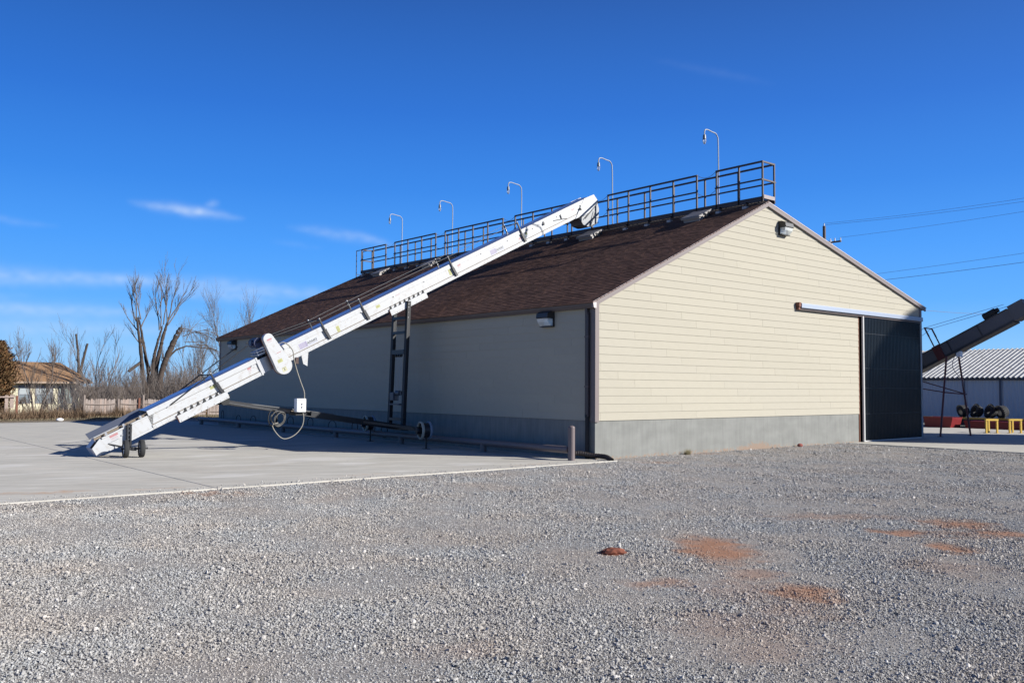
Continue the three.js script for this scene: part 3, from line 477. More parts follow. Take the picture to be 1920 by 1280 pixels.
  part('hanger_plate', prismG([[4.99, 2.62], [5.08, 2.28], [5.2, 2.22], [5.22, 2.62]], .0, .012), M.whitePaint, t);
  part('hanger_block', rb(4.84, 4.93, 2.27, 2.45, .012, .05, .01), std(lin(.06, .035, .03), .7), t);
  // bolted bracket plates with saw-tooth gaps above them
  const plate = (u0, u1, n) => {
    const p = part('bracket_plate', uvBox(sr(u0, u1, -.135, .045, .022, .06), .45), M.whitePaint, t); part('bracket_plate', uvBox(sr(u0, u1, -.135, .045, W - .06, W - .022), .45), M.whitePaint, t);
    part('plate_end', [sb(u0 - .005, u0 - .001, -.135, .06, -.02, .06)], M.rust, p);
    for (let i = 0; i < n; i++) { const u = lerp(u0 + .06, u1 - .1, i / (n - 1)); part('gusset', S(prismG([[u - .05, .046], [u + .055, .046], [u + .05, .145]], .021, .030)), M.blackDull, p); }
    for (let i = 0; i < 8; i++) part('bolt', frameTo(new THREE.CylinderGeometry(.011, .011, .012, 6), P(lerp(u0 + .06, u1 - .06, i / 7), -.105, .06), P(lerp(u0 + .06, u1 - .06, i / 7), -.105, .072)), M.steel, p);
  };
  plate(1.99, 3.36, 8); plate(8.62, 10.0, 8);
  // straps, cable masts and stay cables
  const masts = [[3.27, .62], [6.58, .68], [7.92, .70], [11.28, .70], [14.3, .74]];
  for (const [u, top] of masts) {
    for (const z of [.028, W - .066]) part('strap', [S(prismG([[u - .05, .06], [u + .02, .06], [u - .02, .36], [u - .10, .36]], z, z + .038)), barG(P(u - .06, .3, z + .019), P(u - .09, top, z + .019), .045, .035)], M.black, t);
    part('cross_bar', barG(P(u - .09, top - .03, .045), P(u - .09, top - .03, W - .045), .03, .03), M.black, t);
    for (const z of [.045, W - .045]) part('pulley', new THREE.SphereGeometry(.026, 10, 8).translate(...P(u - .09, top + .012, z).toArray()), M.steel, t);
  }
  for (const z of [.045, W - .045]) {
    part('stay_cable', [[3.27, .62, 1.98, .36], [6.49, .68, 4.6, .84]].map(([a, b, c, d]) => tubeG(P(a - .09, b, z), P(c, d, z), .016, .016, 6)), M.black, t);
    for (let i = 1; i < masts.length - 1; i++) part('stay_cable', tubeG(P(masts[i][0] - .09, masts[i][1], z), P(masts[i + 1][0] - .09, masts[i + 1][1], z), .006, .006, 6), M.cableSteel, t);
    part('stay_cable', tubeG(P(3.18, .62, z), P(4.35, .86, z), .013, .013, 6), M.black, t);
  }
  // drive: motor, guard, plate
  const cap = (a, ra, b, rb2, z0, z1) => { const pts = [], dir = Math.atan2(b[1] - a[1], b[0] - a[0]), off = Math.acos((ra - rb2) / Math.hypot(b[0] - a[0], b[1] - a[1])); for (let i = 0; i <= 20; i++) { const q = dir + off + (2 * Math.PI - 2 * off) * i / 20; pts.push([a[0] + ra * Math.cos(q), a[1] + ra * Math.sin(q)]); } for (let i = 0; i <= 20; i++) { const q = dir - off + 2 * off * i / 20; pts.push([b[0] + rb2 * Math.cos(q), b[1] + rb2 * Math.sin(q)]); } const s = new THREE.Shape(pts.map(p => new THREE.Vector2(...p))); return new THREE.ExtrudeGeometry(s, { depth: z1 - z0, bevelEnabled: true, bevelSize: .008, bevelThickness: .008, bevelSegments: 2 }).translate(0, 0, z0); };
  const gd = part('belt_guard', uvBox(cap([4.0, 2.9], .135, [4.44, 2.22], .225, .09, .21), .6), M.whitePaint, t, 'white teardrop belt guard over the drive');
  part('guard_back', cap([4.0, 2.9], .14, [4.44, 2.22], .23, .05, .085), M.rust, gd);
  const face = (g, mat, x, y, z, rot = A) => { g.rotateZ(rot); g.translate(x, y, z); return g; };
  part('sticker', face(new THREE.PlaneGeometry(.14, .09), 0, 4.33, 2.34, .2192), D.yel, gd); part('sticker', face(new THREE.PlaneGeometry(.13, .12), 0, 4.46, 2.12, .2192), D.shock, gd); part('sticker', face(new THREE.PlaneGeometry(.2, .05), 0, 4.28, 2.55, .2192), D.red, gd); part('sticker', face(new THREE.PlaneGeometry(.14, .10), 0, 4.03, 2.86, .2192), D.warn, gd);
  const mo = part('motor', [frameTo(new THREE.CylinderGeometry(.13, .13, .34, 20), V(3.82, 2.80, -.32), V(3.82, 2.80, .02)), frameTo(new THREE.CylinderGeometry(.105, .13, .06, 20), V(3.82, 2.80, -.38), V(3.82, 2.80, -.32)), frameTo(new THREE.CylinderGeometry(.03, .03, .12, 8), V(3.9, 2.86, .02), V(3.9, 2.86, .1))], M.blueMotor, t);
  part('junction_box', rb(3.66, 3.74, 2.72, 2.86, -.24, -.1, .01), M.blueMotor, mo); part('cooling_fin', Array.from({ length: 10 }, (_, i) => { const q = i / 10 * 6.283; return boxG(3.82 + .137 * Math.cos(q), 2.8 + .137 * Math.sin(q), -.16, .016, .016, .3); }), M.blueMotor, mo);
  part('motor_mount', [sb(4.52, 4.86, .50, .53, W + .1, -.0), sb(4.52, 4.86, .58, .60, W + .15, .0), sb(4.55, 4.58, .5, .64, -.1, -.06), sb(4.80, 4.83, .5, .64, -.1, -.06)], M.galvDull, t);
  // head and spout
  part('head_side', [.027, W - .039].map(z => uvBox(prismG([[15.35, 7.62], [14.95, 7.44], [15.34, 8.19], [15.80, 8.40], [16.02, 8.19], [15.55, 7.72]], z, z + .012), .4)), M.whitePaint, t);
  const hoodPts = [[15.2, 7.49], [15.36, 7.30], [15.62, 7.25], [15.78, 7.28], [16.0, 7.40], [16.09, 7.62], [16.11, 7.95], [16.02, 8.185], [15.5, 7.68]];
  const hood = part('discharge_hood', prismG(hoodPts, W + .02, -.02), std(lin(.19, .195, .2), .55, { metalness: .3 }), t, 'curved grey discharge hood at the conveyor head');
  part('hood_brace', [[[16.02, 8.17], [15.4, 7.5]], [[15.88, 7.85], [15.66, 7.27]], [[16.02, 7.45], [15.68, 7.27]]].map(([a, b]) => tubeG(V(a[0], a[1], .05), V(b[0], b[1], .03), .014, .014, 6)), M.black, hood);
  part('take_up', [sb(16.1, 16.13, .2, .36, .01, .03), sb(15.25, 15.3, .28, .4, .02, .05), S(tubeG(V(15.75, .27, .02), V(16.35, .14, .02), .010, .010, 6))], M.black, t);
  part('head_shaft', [frameTo(new THREE.CylinderGeometry(.025, .025, .05, 10), P(17.05, .24, .03), P(17.05, .24, .06)), sb(17.0, 17.1, .18, .21, .04, .048)], M.blackDull, t);
  // stickers along the side
  const st = (u, v, w, h, m) => part('sticker', S(new THREE.PlaneGeometry(w, h).translate(u, v, .0015)), m, t);
  st(5.95, .225, .62, .19, D.logo); st(13.1, .225, .62, .19, D.logo); st(4.28, .28, .12, .05, D.small); st(4.15, .27, .1, .12, D.warn); st(6.92, .2, .10, .18, D.yel); st(3.1, .29, .15, .08, D.yel); st(8.35, .28, .14, .08, D.yel); st(9.1, .33, .15, .06, D.warn); st(11.1, .25, .10, .2, D.yel); st(11.5, .29, .12, .12, D.warn); st(14.15, .2, .12, .12, D.warn); st(14.45, .28, .08, .08, D.yel); st(16.75, .3, .14, .06, D.warn); st(5.33, .17, .12, .05, D.small);
  part('sticker', S(new THREE.PlaneGeometry(.2, .13).translate(.52, .26, .0012)), D.warn, t);
  // foot wheels, set to roll along the building
  const fw = new THREE.Group(); fw.name = 'foot_carriage'; t.add(fw);
  part('upright', [bx(.60, .64, .16, .76, .035, .10), bx(.67, .71, .16, .76, .035, .10)], M.black, fw); part('bolt', [0, 1, 2, 3, 4].map(i => frameTo(new THREE.CylinderGeometry(.012, .012, .03, 6), V(.655, .3 + i * .1, .05), V(.655, .3 + i * .1, .08))), M.steel, fw);
  part('axle', [bx(.61, .70, .16, .24, .1, .56), tubeG(V(.36, .205, .51), V(.96, .205, .53), .022, .022, 10), tubeG(V(.2, .3, -.02), V(.62, .2, .05), .02, .02, 8)], M.black, fw);
  for (const x of [.47, .82]) {
    const wh = (g, m, n) => part(n, g.rotateZ(Math.PI / 2).rotateY(-.12).translate(x, .205, .5 + x * .04), m, fw);
    wh(new THREE.LatheGeometry([[.13, -.05], [.18, -.058], [.2, -.045], [.205, -.02], [.205, .02], [.2, .045], [.18, .058], [.13, .05], [.125, 0], [.13, -.05]].map(p => new THREE.Vector2(...p)), 28), M.rubber, 'tyre');
    wh(new THREE.LatheGeometry([[.0, -.02], [.05, -.045], [.06, -.02], [.12, -.03], [.13, -.045], [.13, .045], [.12, .03], [.06, .02], [.05, .045], [0, .02]].map(p => new THREE.Vector2(...p)), 24), M.galvDull, 'rim');
  }
  // lift mast, tow beam and axle
  const lean = y => 8.17 + .035 * (y - .5);
  for (const [z, y1] of [[.045, 4.18], [W - .115, 3.86]]) part('mast_leg', [barG(V(lean(.5), .5, z + .035), V(lean(y1), y1, z + .035), .12, .07, V(1, 0, 0)), barG(V(lean(.5) + .06, .5, z + .08), V(lean(y1) + .06, y1, z + .08), .012, .03, V(1, 0, 0))], std(lin(.009, .010, .012), .62), t);
  part('mast_bolt', [3.7, 3.85, 4.0, 4.1].map(y => frameTo(new THREE.CylinderGeometry(.014, .014, .03, 6), V(lean(y), y, .115), V(lean(y), y, .135))), M.steel, t);
  for (const y of [3.70, 3.27, 2.70, .74]) part('mast_rung', barG(V(lean(y), y, .04), V(lean(y), y, W - .04), .09, y === 2.7 ? .13 : .08), M.black, t);
  for (const z of [-.15, -.28, -.41]) part('pulley_block', frameTo(new THREE.CylinderGeometry(.05, .05, .04, 12), V(lean(2.6), 2.6, z), V(lean(2.6), 2.6, z - .04)), M.black, t);
  part('hoist_cable', [-.12, -.2, -.28, -.36, -.44].map(z => tubeG(V(lean(2.6), 2.6, z), V(lean(1.3), 1.3, z), .006, .006, 5)), M.steel, t);
  part('winch', [rb(lean(1.4) - .1, lean(1.4) + .1, 1.28, 1.52, -.55, -.36, .015), frameTo(new THREE.CylinderGeometry(.075, .075, .2, 16), V(lean(1.4), 1.5, -.34), V(lean(1.4), 1.5, -.12)), bx(lean(1.4) - .1, lean(1.4) + .1, 1.15, 1.19, -.56, -.05)], std(lin(.06, .07, .085), .45), t);
  part('tow_beam', [barG(V(5.4, .92, -.16), V(8.5, .47, -.16), .1, .15), barG(V(5.4, .92, -.44), V(8.5, .47, -.44), .1, .15), barG(V(2.95, 1.28, -.31), V(5.6, .88, -.31), .1, .11), barG(V(6.2, .8, -.16), V(6.2, .8, -.44), .1, .1)], M.black, t);
  part('beam_tube', [tubeG(V(2.95, 1.30, -.31), V(6.1, .90, -.2), .022, .022, 8), tubeG(V(3.1, 1.24, -.12), V(6.6, .66, -.12), .010, .010, 6), tubeG(V(3.1, 1.2, -.5), V(6.4, .72, -.5), .009, .009, 6)], M.rod, t);
  part('beam_wear', [barG(V(3.62, 1.19, -.31), V(4.05, 1.125, -.31), .08, .085), barG(V(4.5, 1.07, -.30), V(4.95, 1.005, -.30), .1, .1)], M.tan, t);
  part('pivot_bracket', [prismG([[2.8, 1.38], [3.12, 1.46], [3.1, 1.2], [2.95, 1.18]], -.1, -.06), prismG([[2.8, 1.38], [3.12, 1.46], [3.1, 1.2], [2.95, 1.18]], -.54, -.5)], M.blackDull, t);
  part('axle', [barG(V(7.85, .52, 1.6), V(8.28, .56, -1.95), .11, .11), barG(V(8.17, .5, .08), V(8.2, .5, -.7), .12, .14), barG(V(6.9, .7, -.31), V(7.9, .53, 1.2), .06, .06), barG(V(6.9, .7, -.31), V(8.2, .55, -1.5), .06, .06)], M.black, t);
  for (const [x, y, z] of [[7.9, .50, 1.68], [8.24, .55, -2.0]]) {
    for (const o of [-.13, .13]) part('wheel_rim', new THREE.TorusGeometry(.222, .026, 10, 36).scale(1, 1, 1.5).rotateY(Math.PI / 2 - .2).translate(x + o, y, z), o < 0 ? M.cream : std(lin(.17, .22, .28), .6), t);
    part('wheel_hub', [frameTo(new THREE.CylinderGeometry(.2, .2, .2, 28), V(x - .1, y, z - .02), V(x + .1, y, z + .02)), frameTo(new THREE.CylinderGeometry(.09, .11, .16, 16), V(x - .24, y, z - .04), V(x - .1, y, z))], M.black, t);
    part('jack_leg', [tubeG(V(x + .02, 0, z + .05), V(x + .02, y - .15, z + .05), .025, .025, 8), bx(x - .06, x + .1, .0, .012, z - .03, z + .13)], M.black, t);
  }
  // control box and its cable
  const cb = part('control_box', rb(4.83, 5.10, .99, 1.35, .02, .2, .02), std(lin(.72, .73, .73), .4), t, 'white control box with two buttons');
  part('button', [1.2, 1.12].map(y => frameTo(new THREE.CylinderGeometry(.02, .02, .02, 12), V(4.97, y, .2), V(4.97, y, .215))), M.blackDull, cb); part('box_bracket', bx(4.85, 5.05, .9, 1.0, -.3, .1), M.blackDull, cb); part('box_lid_edge', rb(4.86, 4.875, 1.0, 1.34, .2, .204, .001), M.steel, cb);
  part('power_cable', curveG([V(4.3, 2.75, .06), V(4.45, 2.83, .12), V(4.68, 2.65, .17), V(4.76, 2.4, .12), V(4.85, 2.15, .08), V(4.97, 1.8, .1), V(5.08, 1.52, .1), V(5.09, 1.34, .1)], .015, 60, 7), M.cable, t);
  part('power_cable', curveG([V(5.04, 1.0, .1), V(5.07, .85, .12), V(5.02, .62, .14), V(4.8, .38, .14), V(4.5, .3, .14), V(4.28, .48, .13), V(4.2, .66, .12), V(4.36, .72, .1)], .013, 60, 7), M.cable, t);
  part('cable_coil', [.17, .19, .155, .2].map((r, i) => new THREE.TorusGeometry(r, .012, 7, 30).rotateY(.25 * i - .3).rotateX(.12 * i).translate(4.36 + .012 * i, .84 - .01 * i, .05 + .03 * i)), std(lin(.10, .095, .085), .7), t); part('cable_coil', [.2, .21].map((r, i) => new THREE.TorusGeometry(r, .014, 7, 30).rotateY(.6).translate(4.25, .84, -.02 + .03 * i)), M.blackDull, t);
}
// ---------------------------------------------------------------- bare trees and brush behind the fence
class Twigs { // collects tapered sticks into one geometry
  constructor() { this.p = []; this.n = []; this.c = []; }
  stick(a, b, r0, r1, s = 4, col = [1, 1, 1]) {
    const d = b.clone().sub(a).normalize(), u = Math.abs(d.y) > .95 ? V(1, 0, 0) : V(0, 1, 0), x = new THREE.Vector3().crossVectors(d, u).normalize(), y = new THREE.Vector3().crossVectors(d, x);
    for (let i = 0; i < s; i++) {
      const q = [i, i + 1].map(k => { const t = k / s * 6.28319; return x.clone().multiplyScalar(Math.cos(t)).addScaledVector(y, Math.sin(t)); });
      const A = a.clone().addScaledVector(q[0], r0), B = a.clone().addScaledVector(q[1], r0), C = b.clone().addScaledVector(q[1], r1), E = b.clone().addScaledVector(q[0], r1);
      for (const [v, m] of [[A, q[0]], [B, q[1]], [C, q[1]], [A, q[0]], [C, q[1]], [E, q[0]]]) { this.p.push(v.x, v.y, v.z); this.n.push(m.x, m.y, m.z); this.c.push(...col); }
    }
  }
  rough(pts, r0, r1, s, col, q) { let pr = r0; for (let i = 0; i < pts.length - 1; i++) { const nr = lerp(r0, r1, (i + 1) / (pts.length - 1)) * (.86 + .3 * q()), v = .7 + .6 * q(); this.stick(pts[i], pts[i + 1], pr, nr, s, [v, v * .97, v * .94]); pr = nr; } }
  path(pts, r0, r1, s, col) { for (let i = 0; i < pts.length - 1; i++) this.stick(pts[i], pts[i + 1], lerp(r0, r1, i / (pts.length - 1)), lerp(r0, r1, (i + 1) / (pts.length - 1)), s, col); }
  grow(a, dir, len, r, depth, q, o) {
    const n = depth > 1 ? 3 : 2, pts = [a]; let d = dir.clone().normalize(), p = a.clone();
    for (let i = 0; i < n; i++) { d.add(V(q() - .5, (q() - .5) * .7 + o.up, q() - .5).multiplyScalar(o.wob)).normalize(); p = p.clone().addScaledVector(d, len / n); pts.push(p); }
    const r1 = Math.max(o.rmin, r * .55); this.path(pts, r, r1, depth > 2 ? 5 : 3, o.col);
    if (depth <= 0) return;
    const k = o.kids + (q() < .5 ? 1 : 0);
    for (let i = 0; i < k; i++) { const f = .3 + .7 * (i + q()) / k, j = Math.min(n - 1, Math.floor(f * n)), b = pts[j].clone().lerp(pts[j + 1], f * n - j > 1 ? 1 : f * n - j), e = d.clone().add(V(q() - .5, q() * .5 - .12 + o.up, q() - .5).multiplyScalar(o.spread)).normalize(); this.grow(b, e, len * (.5 + .3 * q()), Math.max(o.rmin, r * (.4 + .2 * q())), depth - 1, q, o); }
  }
  geo() { const g = new THREE.BufferGeometry(); for (const [k, a] of [['position', this.p], ['normal', this.n], ['color', this.c]]) g.setAttribute(k, new THREE.Float32BufferAttribute(a, 3)); g.setAttribute('uv', new THREE.Float32BufferAttribute(new Float32Array(this.p.length / 3 * 2), 2)); return g; }
}
M.bark = new THREE.MeshStandardMaterial({ color: lin(.058, .043, .034), roughness: .95, vertexColors: true });
M.twig = new THREE.MeshStandardMaterial({ color: lin(.12, .095, .08), roughness: .95, vertexColors: true });
M.twigGrey = new THREE.MeshStandardMaterial({ color: lin(.14, .12, .108), roughness: .95, vertexColors: true });
{ // the big cut-back tree with several trunks
  const t = thing('bare_tree', 'large bare tree with five thick cut back trunks behind the picket fence', 'tree'), q = rng(501), z0 = -50, K = new Twigs(), C = new Twigs();
  const pv = (x, y, dz = 0) => V(x, y, z0 + dz);
  const one = [1, 1, 1];
  const tr = [[[5.95, -.9, .1], [5.5, 1.2, .1], [5.25, 2.3, .1], [5.1, 3.6, .2], [4.95, 4.75, .2], [4.72, 6.2, .3]], [[5.95, -.9, 0], [5.75, 2.3, -.2], [5.45, 4.0, -.2], [5.22, 5.35, -.3], [5.02, 6.3, -.3]], [[6.0, -.9, .2], [5.85, 2.8, .3], [6.08, 4.4, .3], [6.4, 5.7, .4]], [[6.2, -.9, -.1], [6.2, 2.5, -.1], [6.5, 4.4, -.1], [6.75, 5.5, -.1], [7.0, 6.35, -.1]], [[6.25, -.9, .2], [6.45, 2.4, .3], [6.95, 4.0, .4], [7.45, 5.2, .4], [7.75, 5.8, .4]]];
  const rad = [.20, .15, .17, .19, .24];
  tr.forEach((l, i) => { const pts = new THREE.CatmullRomCurve3(l.map(a => pv(...a))).getPoints(34); const jit = pts.map((p, j) => j ? p.clone().add(V(.03 * (q() - .5), 0, .03 * (q() - .5))) : p); K.rough(jit, rad[i], rad[i] * (i === 4 ? .7 : .36), 7, one, q); const e = jit[jit.length - 1]; for (let k = 0; k < 4; k++) K.path([e, e.clone().add(V(.12 * (q() - .5), .1 + .2 * q(), .12 * (q() - .5)))], .05, .012, 4, one); });
  K.path([pv(6.7, 3.4, .3), pv(7.4, 4.2, .5), pv(8.1, 4.5, .6), pv(9.2, 4.42, .7), pv(10.3, 4.3, .8)], .09, .02, 6, one); K.path([pv(5.1, 3.25, .1), pv(4.6, 2.9, .3), pv(4.2, 2.6, .4)], .11, .10, 6, one);
  K.path([pv(5.8, 2.6, 0), pv(5.55, 3.5, 0), pv(5.15, 4.9, -.1)], .07, .05, 5, one);
  const o = { wob: .28, up: .16, kids: 3, spread: .75, rmin: .007, col: one };
  const shoots = [[4.72, 6.2, -.5, 3], [4.72, 6.15, -.1, 2.4], [4.9, 5.4, -.6, 2.2], [5.02, 6.3, -.1, 2.6], [5.1, 5.8, .3, 1.6], [6.4, 5.7, .05, 3.2], [6.4, 5.6, -.15, 3.4], [6.6, 6.0, .1, 3.6], [7.0, 6.35, .2, 3.4], [7.0, 6.3, .5, 3.4], [6.9, 6.2, .0, 3.6], [6.95, 6.0, .7, 2.6], [5.2, 4.4, -.7, 1.6], [7.1, 4.6, .9, 1.5]];
  for (const [x, y, dx, len] of shoots) C.grow(pv(x, y, .3 * (q() - .5)), V(dx, 1, .4 * (q() - .5)), len * .60, .05, 3, q, o);
  const od = { wob: .35, up: -.3, kids: 3, spread: .9, rmin: .007, col: one };
  for (const [x, y, dx, len] of [[7.75, 5.75, .9, 1.4], [7.8, 5.6, 1, 1.6], [8.0, 4.8, .6, 1.7], [8.2, 4.5, .4, 1.6], [9.2, 4.42, .8, 1.0], [7.9, 5.2, .3, 2.0], [8.1, 4.9, .1, 2.0]]) C.grow(pv(x, y, .5), V(dx, .15, .2 * (q() - .5)), len, .035, 2, q, od);
  part('trunk', K.geo(), M.bark, t); part('crown', C.geo(), M.twigGrey, t);
}
function bareTree(name, label, cat, x, z, h, seed, { stems = 1, spread = .5, mat = M.twig, r = .1, depth = 3, kids = 3, lean = 0, group } = {}) {
  const t = thing(name, label, cat, group, [x, gh(x, z) - .02, z]), q = rng(seed), K = new Twigs(), C = new Twigs(), one = [1, 1, 1];
  for (let s = 0; s < stems; s++) {
    const a = q() * 6.28, out = stems > 1 ? spread : .08, top = V(lean * h + Math.cos(a) * out * h * .35, h * (.42 + .16 * q()), Math.sin(a) * out * h * .35), base = V(Math.cos(a) * .06 * stems, 0, Math.sin(a) * .06 * stems);
    const mid = base.clone().lerp(top, .5).add(V((q() - .5) * .12 * h * out, 0, (q() - .5) * .1 * h)); K.path([base, mid, top], r, r * .5, 5, one);
    const d = top.clone().sub(mid);
    C.grow(top, d.clone(), h * .42, r * .5, depth, q, { wob: .3, up: .12, kids, spread: .8, rmin: .006, col: one });
    for (let k = 0; k < 2 + (depth > 2 ? 2 : 0); k++) { const p = base.clone().lerp(top, .35 + .6 * q()); C.grow(p, d.clone().normalize().add(V(1.4 * (q() - .5), .3, 1.4 * (q() - .5))), h * (.22 + .16 * q()), r * .35, depth - 1, q, { wob: .32, up: .12, kids, spread: .8, rmin: .006, col: one }); }
  }
  part('trunk', K.geo(), mat, t); part('crown', C.geo(), mat, t); return t;
}
bareTree('bare_tree', 'slender bare grey tree left of the big cut back tree', 'tree', 3.1, -53, 5.3, 61, { stems: 3, spread: .42, r: .07, mat: M.twigGrey, kids: 3 });
bareTree('bare_tree', 'thin bare tree rising just beyond the house gable, behind the fence', 'tree', 1.9, -60, 4.8, 62, { stems: 3, spread: .5, r: .06, mat: M.twigGrey });
bareTree('bare_tree', 'hazy bare tree right of the big tree, beside the building eave', 'tree', 13.2, -62, 6.0, 63, { stems: 4, spread: .4, r: .07, mat: M.twigGrey, kids: 4 });
bareTree('bare_tree', 'pale bare treetop showing over the far end of the roof', 'tree', 21.5, -72, 9.2, 64, { stems: 4, spread: .45, r: .09, mat: M.twigGrey, kids: 4 });
bareTree('bare_tree', 'low bare tree between the big tree and the building wall', 'tree', 10.4, -56, 4.3, 65, { stems: 4, spread: .55, r: .06, mat: M.twigGrey, kids: 4 });
bareTree('bare_tree', 'small crooked bare tree in front of the house windows', 'tree', -3.55, -40, 3.5, 66, { stems: 2, spread: .45, r: .07, mat: M.twig, kids: 4, lean: .03 });
bareTree('bare_tree', 'wispy bare tree rising behind the house roof', 'tree', 1.0, -78, 5.6, 67, { stems: 3, spread: .7, r: .06, mat: M.twigGrey });
bareTree('bare_tree', 'faint bare tree at the left edge above the rusty evergreen', 'tree', -5.2, -66, 5.6, 68, { stems: 2, spread: .5, r: .05, mat: M.twigGrey });
{ // two broken stubs beyond the house
  const t = thing('dead_trunk', 'forked dead trunk with two bare stubs rising right of the house roof', 'tree'), K = new Twigs(), C = new Twigs(), one = [1, 1, 1], z = -58;
  K.path([V(3.2, -.9, z), V(3.1, 1.6, z), V(3.08, 2.9, z), V(2.98, 4.2, z), V(2.8, 5.5, z)], .15, .07, 6, one); K.path([V(3.1, 1.7, z), V(3.3, 3.2, z), V(3.5, 4.2, z), V(3.64, 4.8, z)], .11, .08, 6, one);
  const q = rng(7); for (let k = 0; k < 5; k++) C.grow(V(3.1 + .1 * k, 2 + .5 * k, z), V(q() - .5, .7, q() - .5), .7, .02, 1, q, { wob: .3, up: .1, kids: 2, spread: .8, rmin: .006, col: one });
  part('trunk', K.geo(), M.bark, t); part('crown', C.geo(), M.twig, t);
}
{ // brush
  const spots = [[2.2, -40.5, 1.9, 'beside the first fence post'], [3.2, -42, 2.4, 'left of the big tree'], [4.2, -40, 2.0, 'behind the broken fence gap'], [4.0, -42, 2.6, 'below the leaning stub of the big tree'], [4.8, -40, 2.1, 'in front of the big tree trunks'], [5.9, -44, 2.2, 'right under the big tree'], [7.2, -43, 2.0, 'right of the big tree trunks'], [8.2, -46, 2.6, 'above the tan grass'], [9.6, -48, 2.4, 'near the building corner'], [11.2, -50, 2.6, 'half behind the conveyor'], [3.0, -47, 3.0, 'tall one left of the trunks'], [1.6, -48, 2.3, 'right of the house wall'], [6.6, -56, 2.6, 'far back between the trunks'], [12.2, -55, 3.2, 'far back by the building eave'], [-.6, -40, 1.2, 'low one at the house corner'], [-2.6, -41, 1.0, 'low one under the right window'], [-4.4, -39, .9, 'low one under the paired windows'], [-3.4, -38.6, .7, 'lowest one before the house']];
  spots.forEach(([x, z, h, w], i) => bareTree('brush_shrub', `tangled leafless grey brown shrub, ${w}`, 'shrub', x, z, h, 900 + i, { stems: 9, spread: 1.1, r: .022, depth: 2, kids: 4, mat: i % 2 ? M.twigGrey : M.twig, group: 'leafless brush behind the fence' }));
  const T2 = new Twigs(), q = rng(333); // the mass of brush that reads as one
  for (let k = 0; k < 900; k++) { const x = lerp(-1, 20, q()), z = lerp(-40, -68, q()), y = gh(x, z), h = 1 + 1.9 * q(), v = .8 + .4 * q(); T2.grow(V(x, y, z), V(.6 * (q() - .5), 1, .6 * (q() - .5)), h * .7, .02, 2, q, { wob: .35, up: .12, kids: 3, spread: 1, rmin: .006, col: [v, v * .97, v * .95] }); }
  const m = new THREE.Mesh(T2.geo(), M.twigGrey); m.name = 'thicket'; m.userData = { kind: 'stuff', label: 'grey thicket of leafless brush beyond the fence', category: 'brush' }; scene.add(m);
  const far = new Twigs(), qf = rng(334);
  for (let k = 0; k < 380; k++) { const x = lerp(-60, 120, qf()), z = lerp(-110, -170, qf()), y = gh(x, z), h = 3 + 3.5 * qf(), v = .9 + .4 * qf(); far.grow(V(x, y, z), V(.5 * (qf() - .5), 1, .5 * (qf() - .5)), h * .6, .07, 2, qf, { wob: .3, up: .12, kids: 3, spread: 1, rmin: .02, col: [v, v * .97, v * .98] }); }
  const f = new THREE.Mesh(far.geo(), M.twigGrey); f.name = 'far_treeline'; f.userData = { kind: 'stuff', label: 'distant bare treeline along the horizon', category: 'trees' }; scene.add(f);
  // dry grass and weeds
  const blades = (name, label, N, place, col, seed) => {
    const p = [], n = [], c = [], b = rng(seed);
    for (let k = 0; k < N; k++) { const [x, z, h] = place(b), y = gh(x, z) - .01, a = b() * 6.28, w = .006 + .008 * b(), lx = (b() - .5) * h * .7, lz = (b() - .5) * h * .7, v = .65 + .7 * b(); const dx = Math.cos(a) * w, dz = Math.sin(a) * w; p.push(x - dx, y, z - dz, x + dx, y, z + dz, x + lx, y + h, z + lz); for (let i = 0; i < 3; i++) { n.push(-Math.sin(a) * .6, .6, Math.cos(a) * .6); c.push(col[0] * v, col[1] * v, col[2] * v); } }
    const g = new THREE.BufferGeometry(); for (const [kk, ar] of [['position', p], ['normal', n], ['color', c]]) g.setAttribute(kk, new THREE.Float32BufferAttribute(ar, 3)); g.setAttribute('uv', new THREE.Float32BufferAttribute(new Float32Array(N * 6), 2));
    const me = new THREE.Mesh(g, new THREE.MeshStandardMaterial({ color: 0xffffff, vertexColors: true, roughness: .95, side: THREE.DoubleSide })); me.name = name; me.userData = { kind: 'stuff', label, category: 'grass' }; scene.add(me);
  };
  blades('dry_grass', 'tall tan dry grass behind the fence right of the big tree', 42000, b => { const x = lerp(5.0, 13, b()), z = lerp(-40, -48, b()); return [x, z, (.8 + .9 * b()) * (.7 + .5 * fbm(x, z, 2))]; }, [.24, .15, .065], 71);
  blades('weeds', 'reddish brown dry weeds along the fence line and house', 30000, b => { const x = lerp(-9, 3, b()), z = (x > -2.2 ? -36.7 : -34.5) - Math.abs(b() + b() - 1) * 3; return [x, z, (.15 + .55 * b() * b()) * (1 + .9 * fbm(x * .8, z * .8, 2))]; }, [.19, .125, .075], 72);
  blades('short_grass', 'thin dry grass strip at the edge of the gravel', 16000, b => [lerp(-14, 8, b()), lerp(-33.2, -36.8, b()), .03 + .08 * b()], [.19, .155, .095], 73);
}
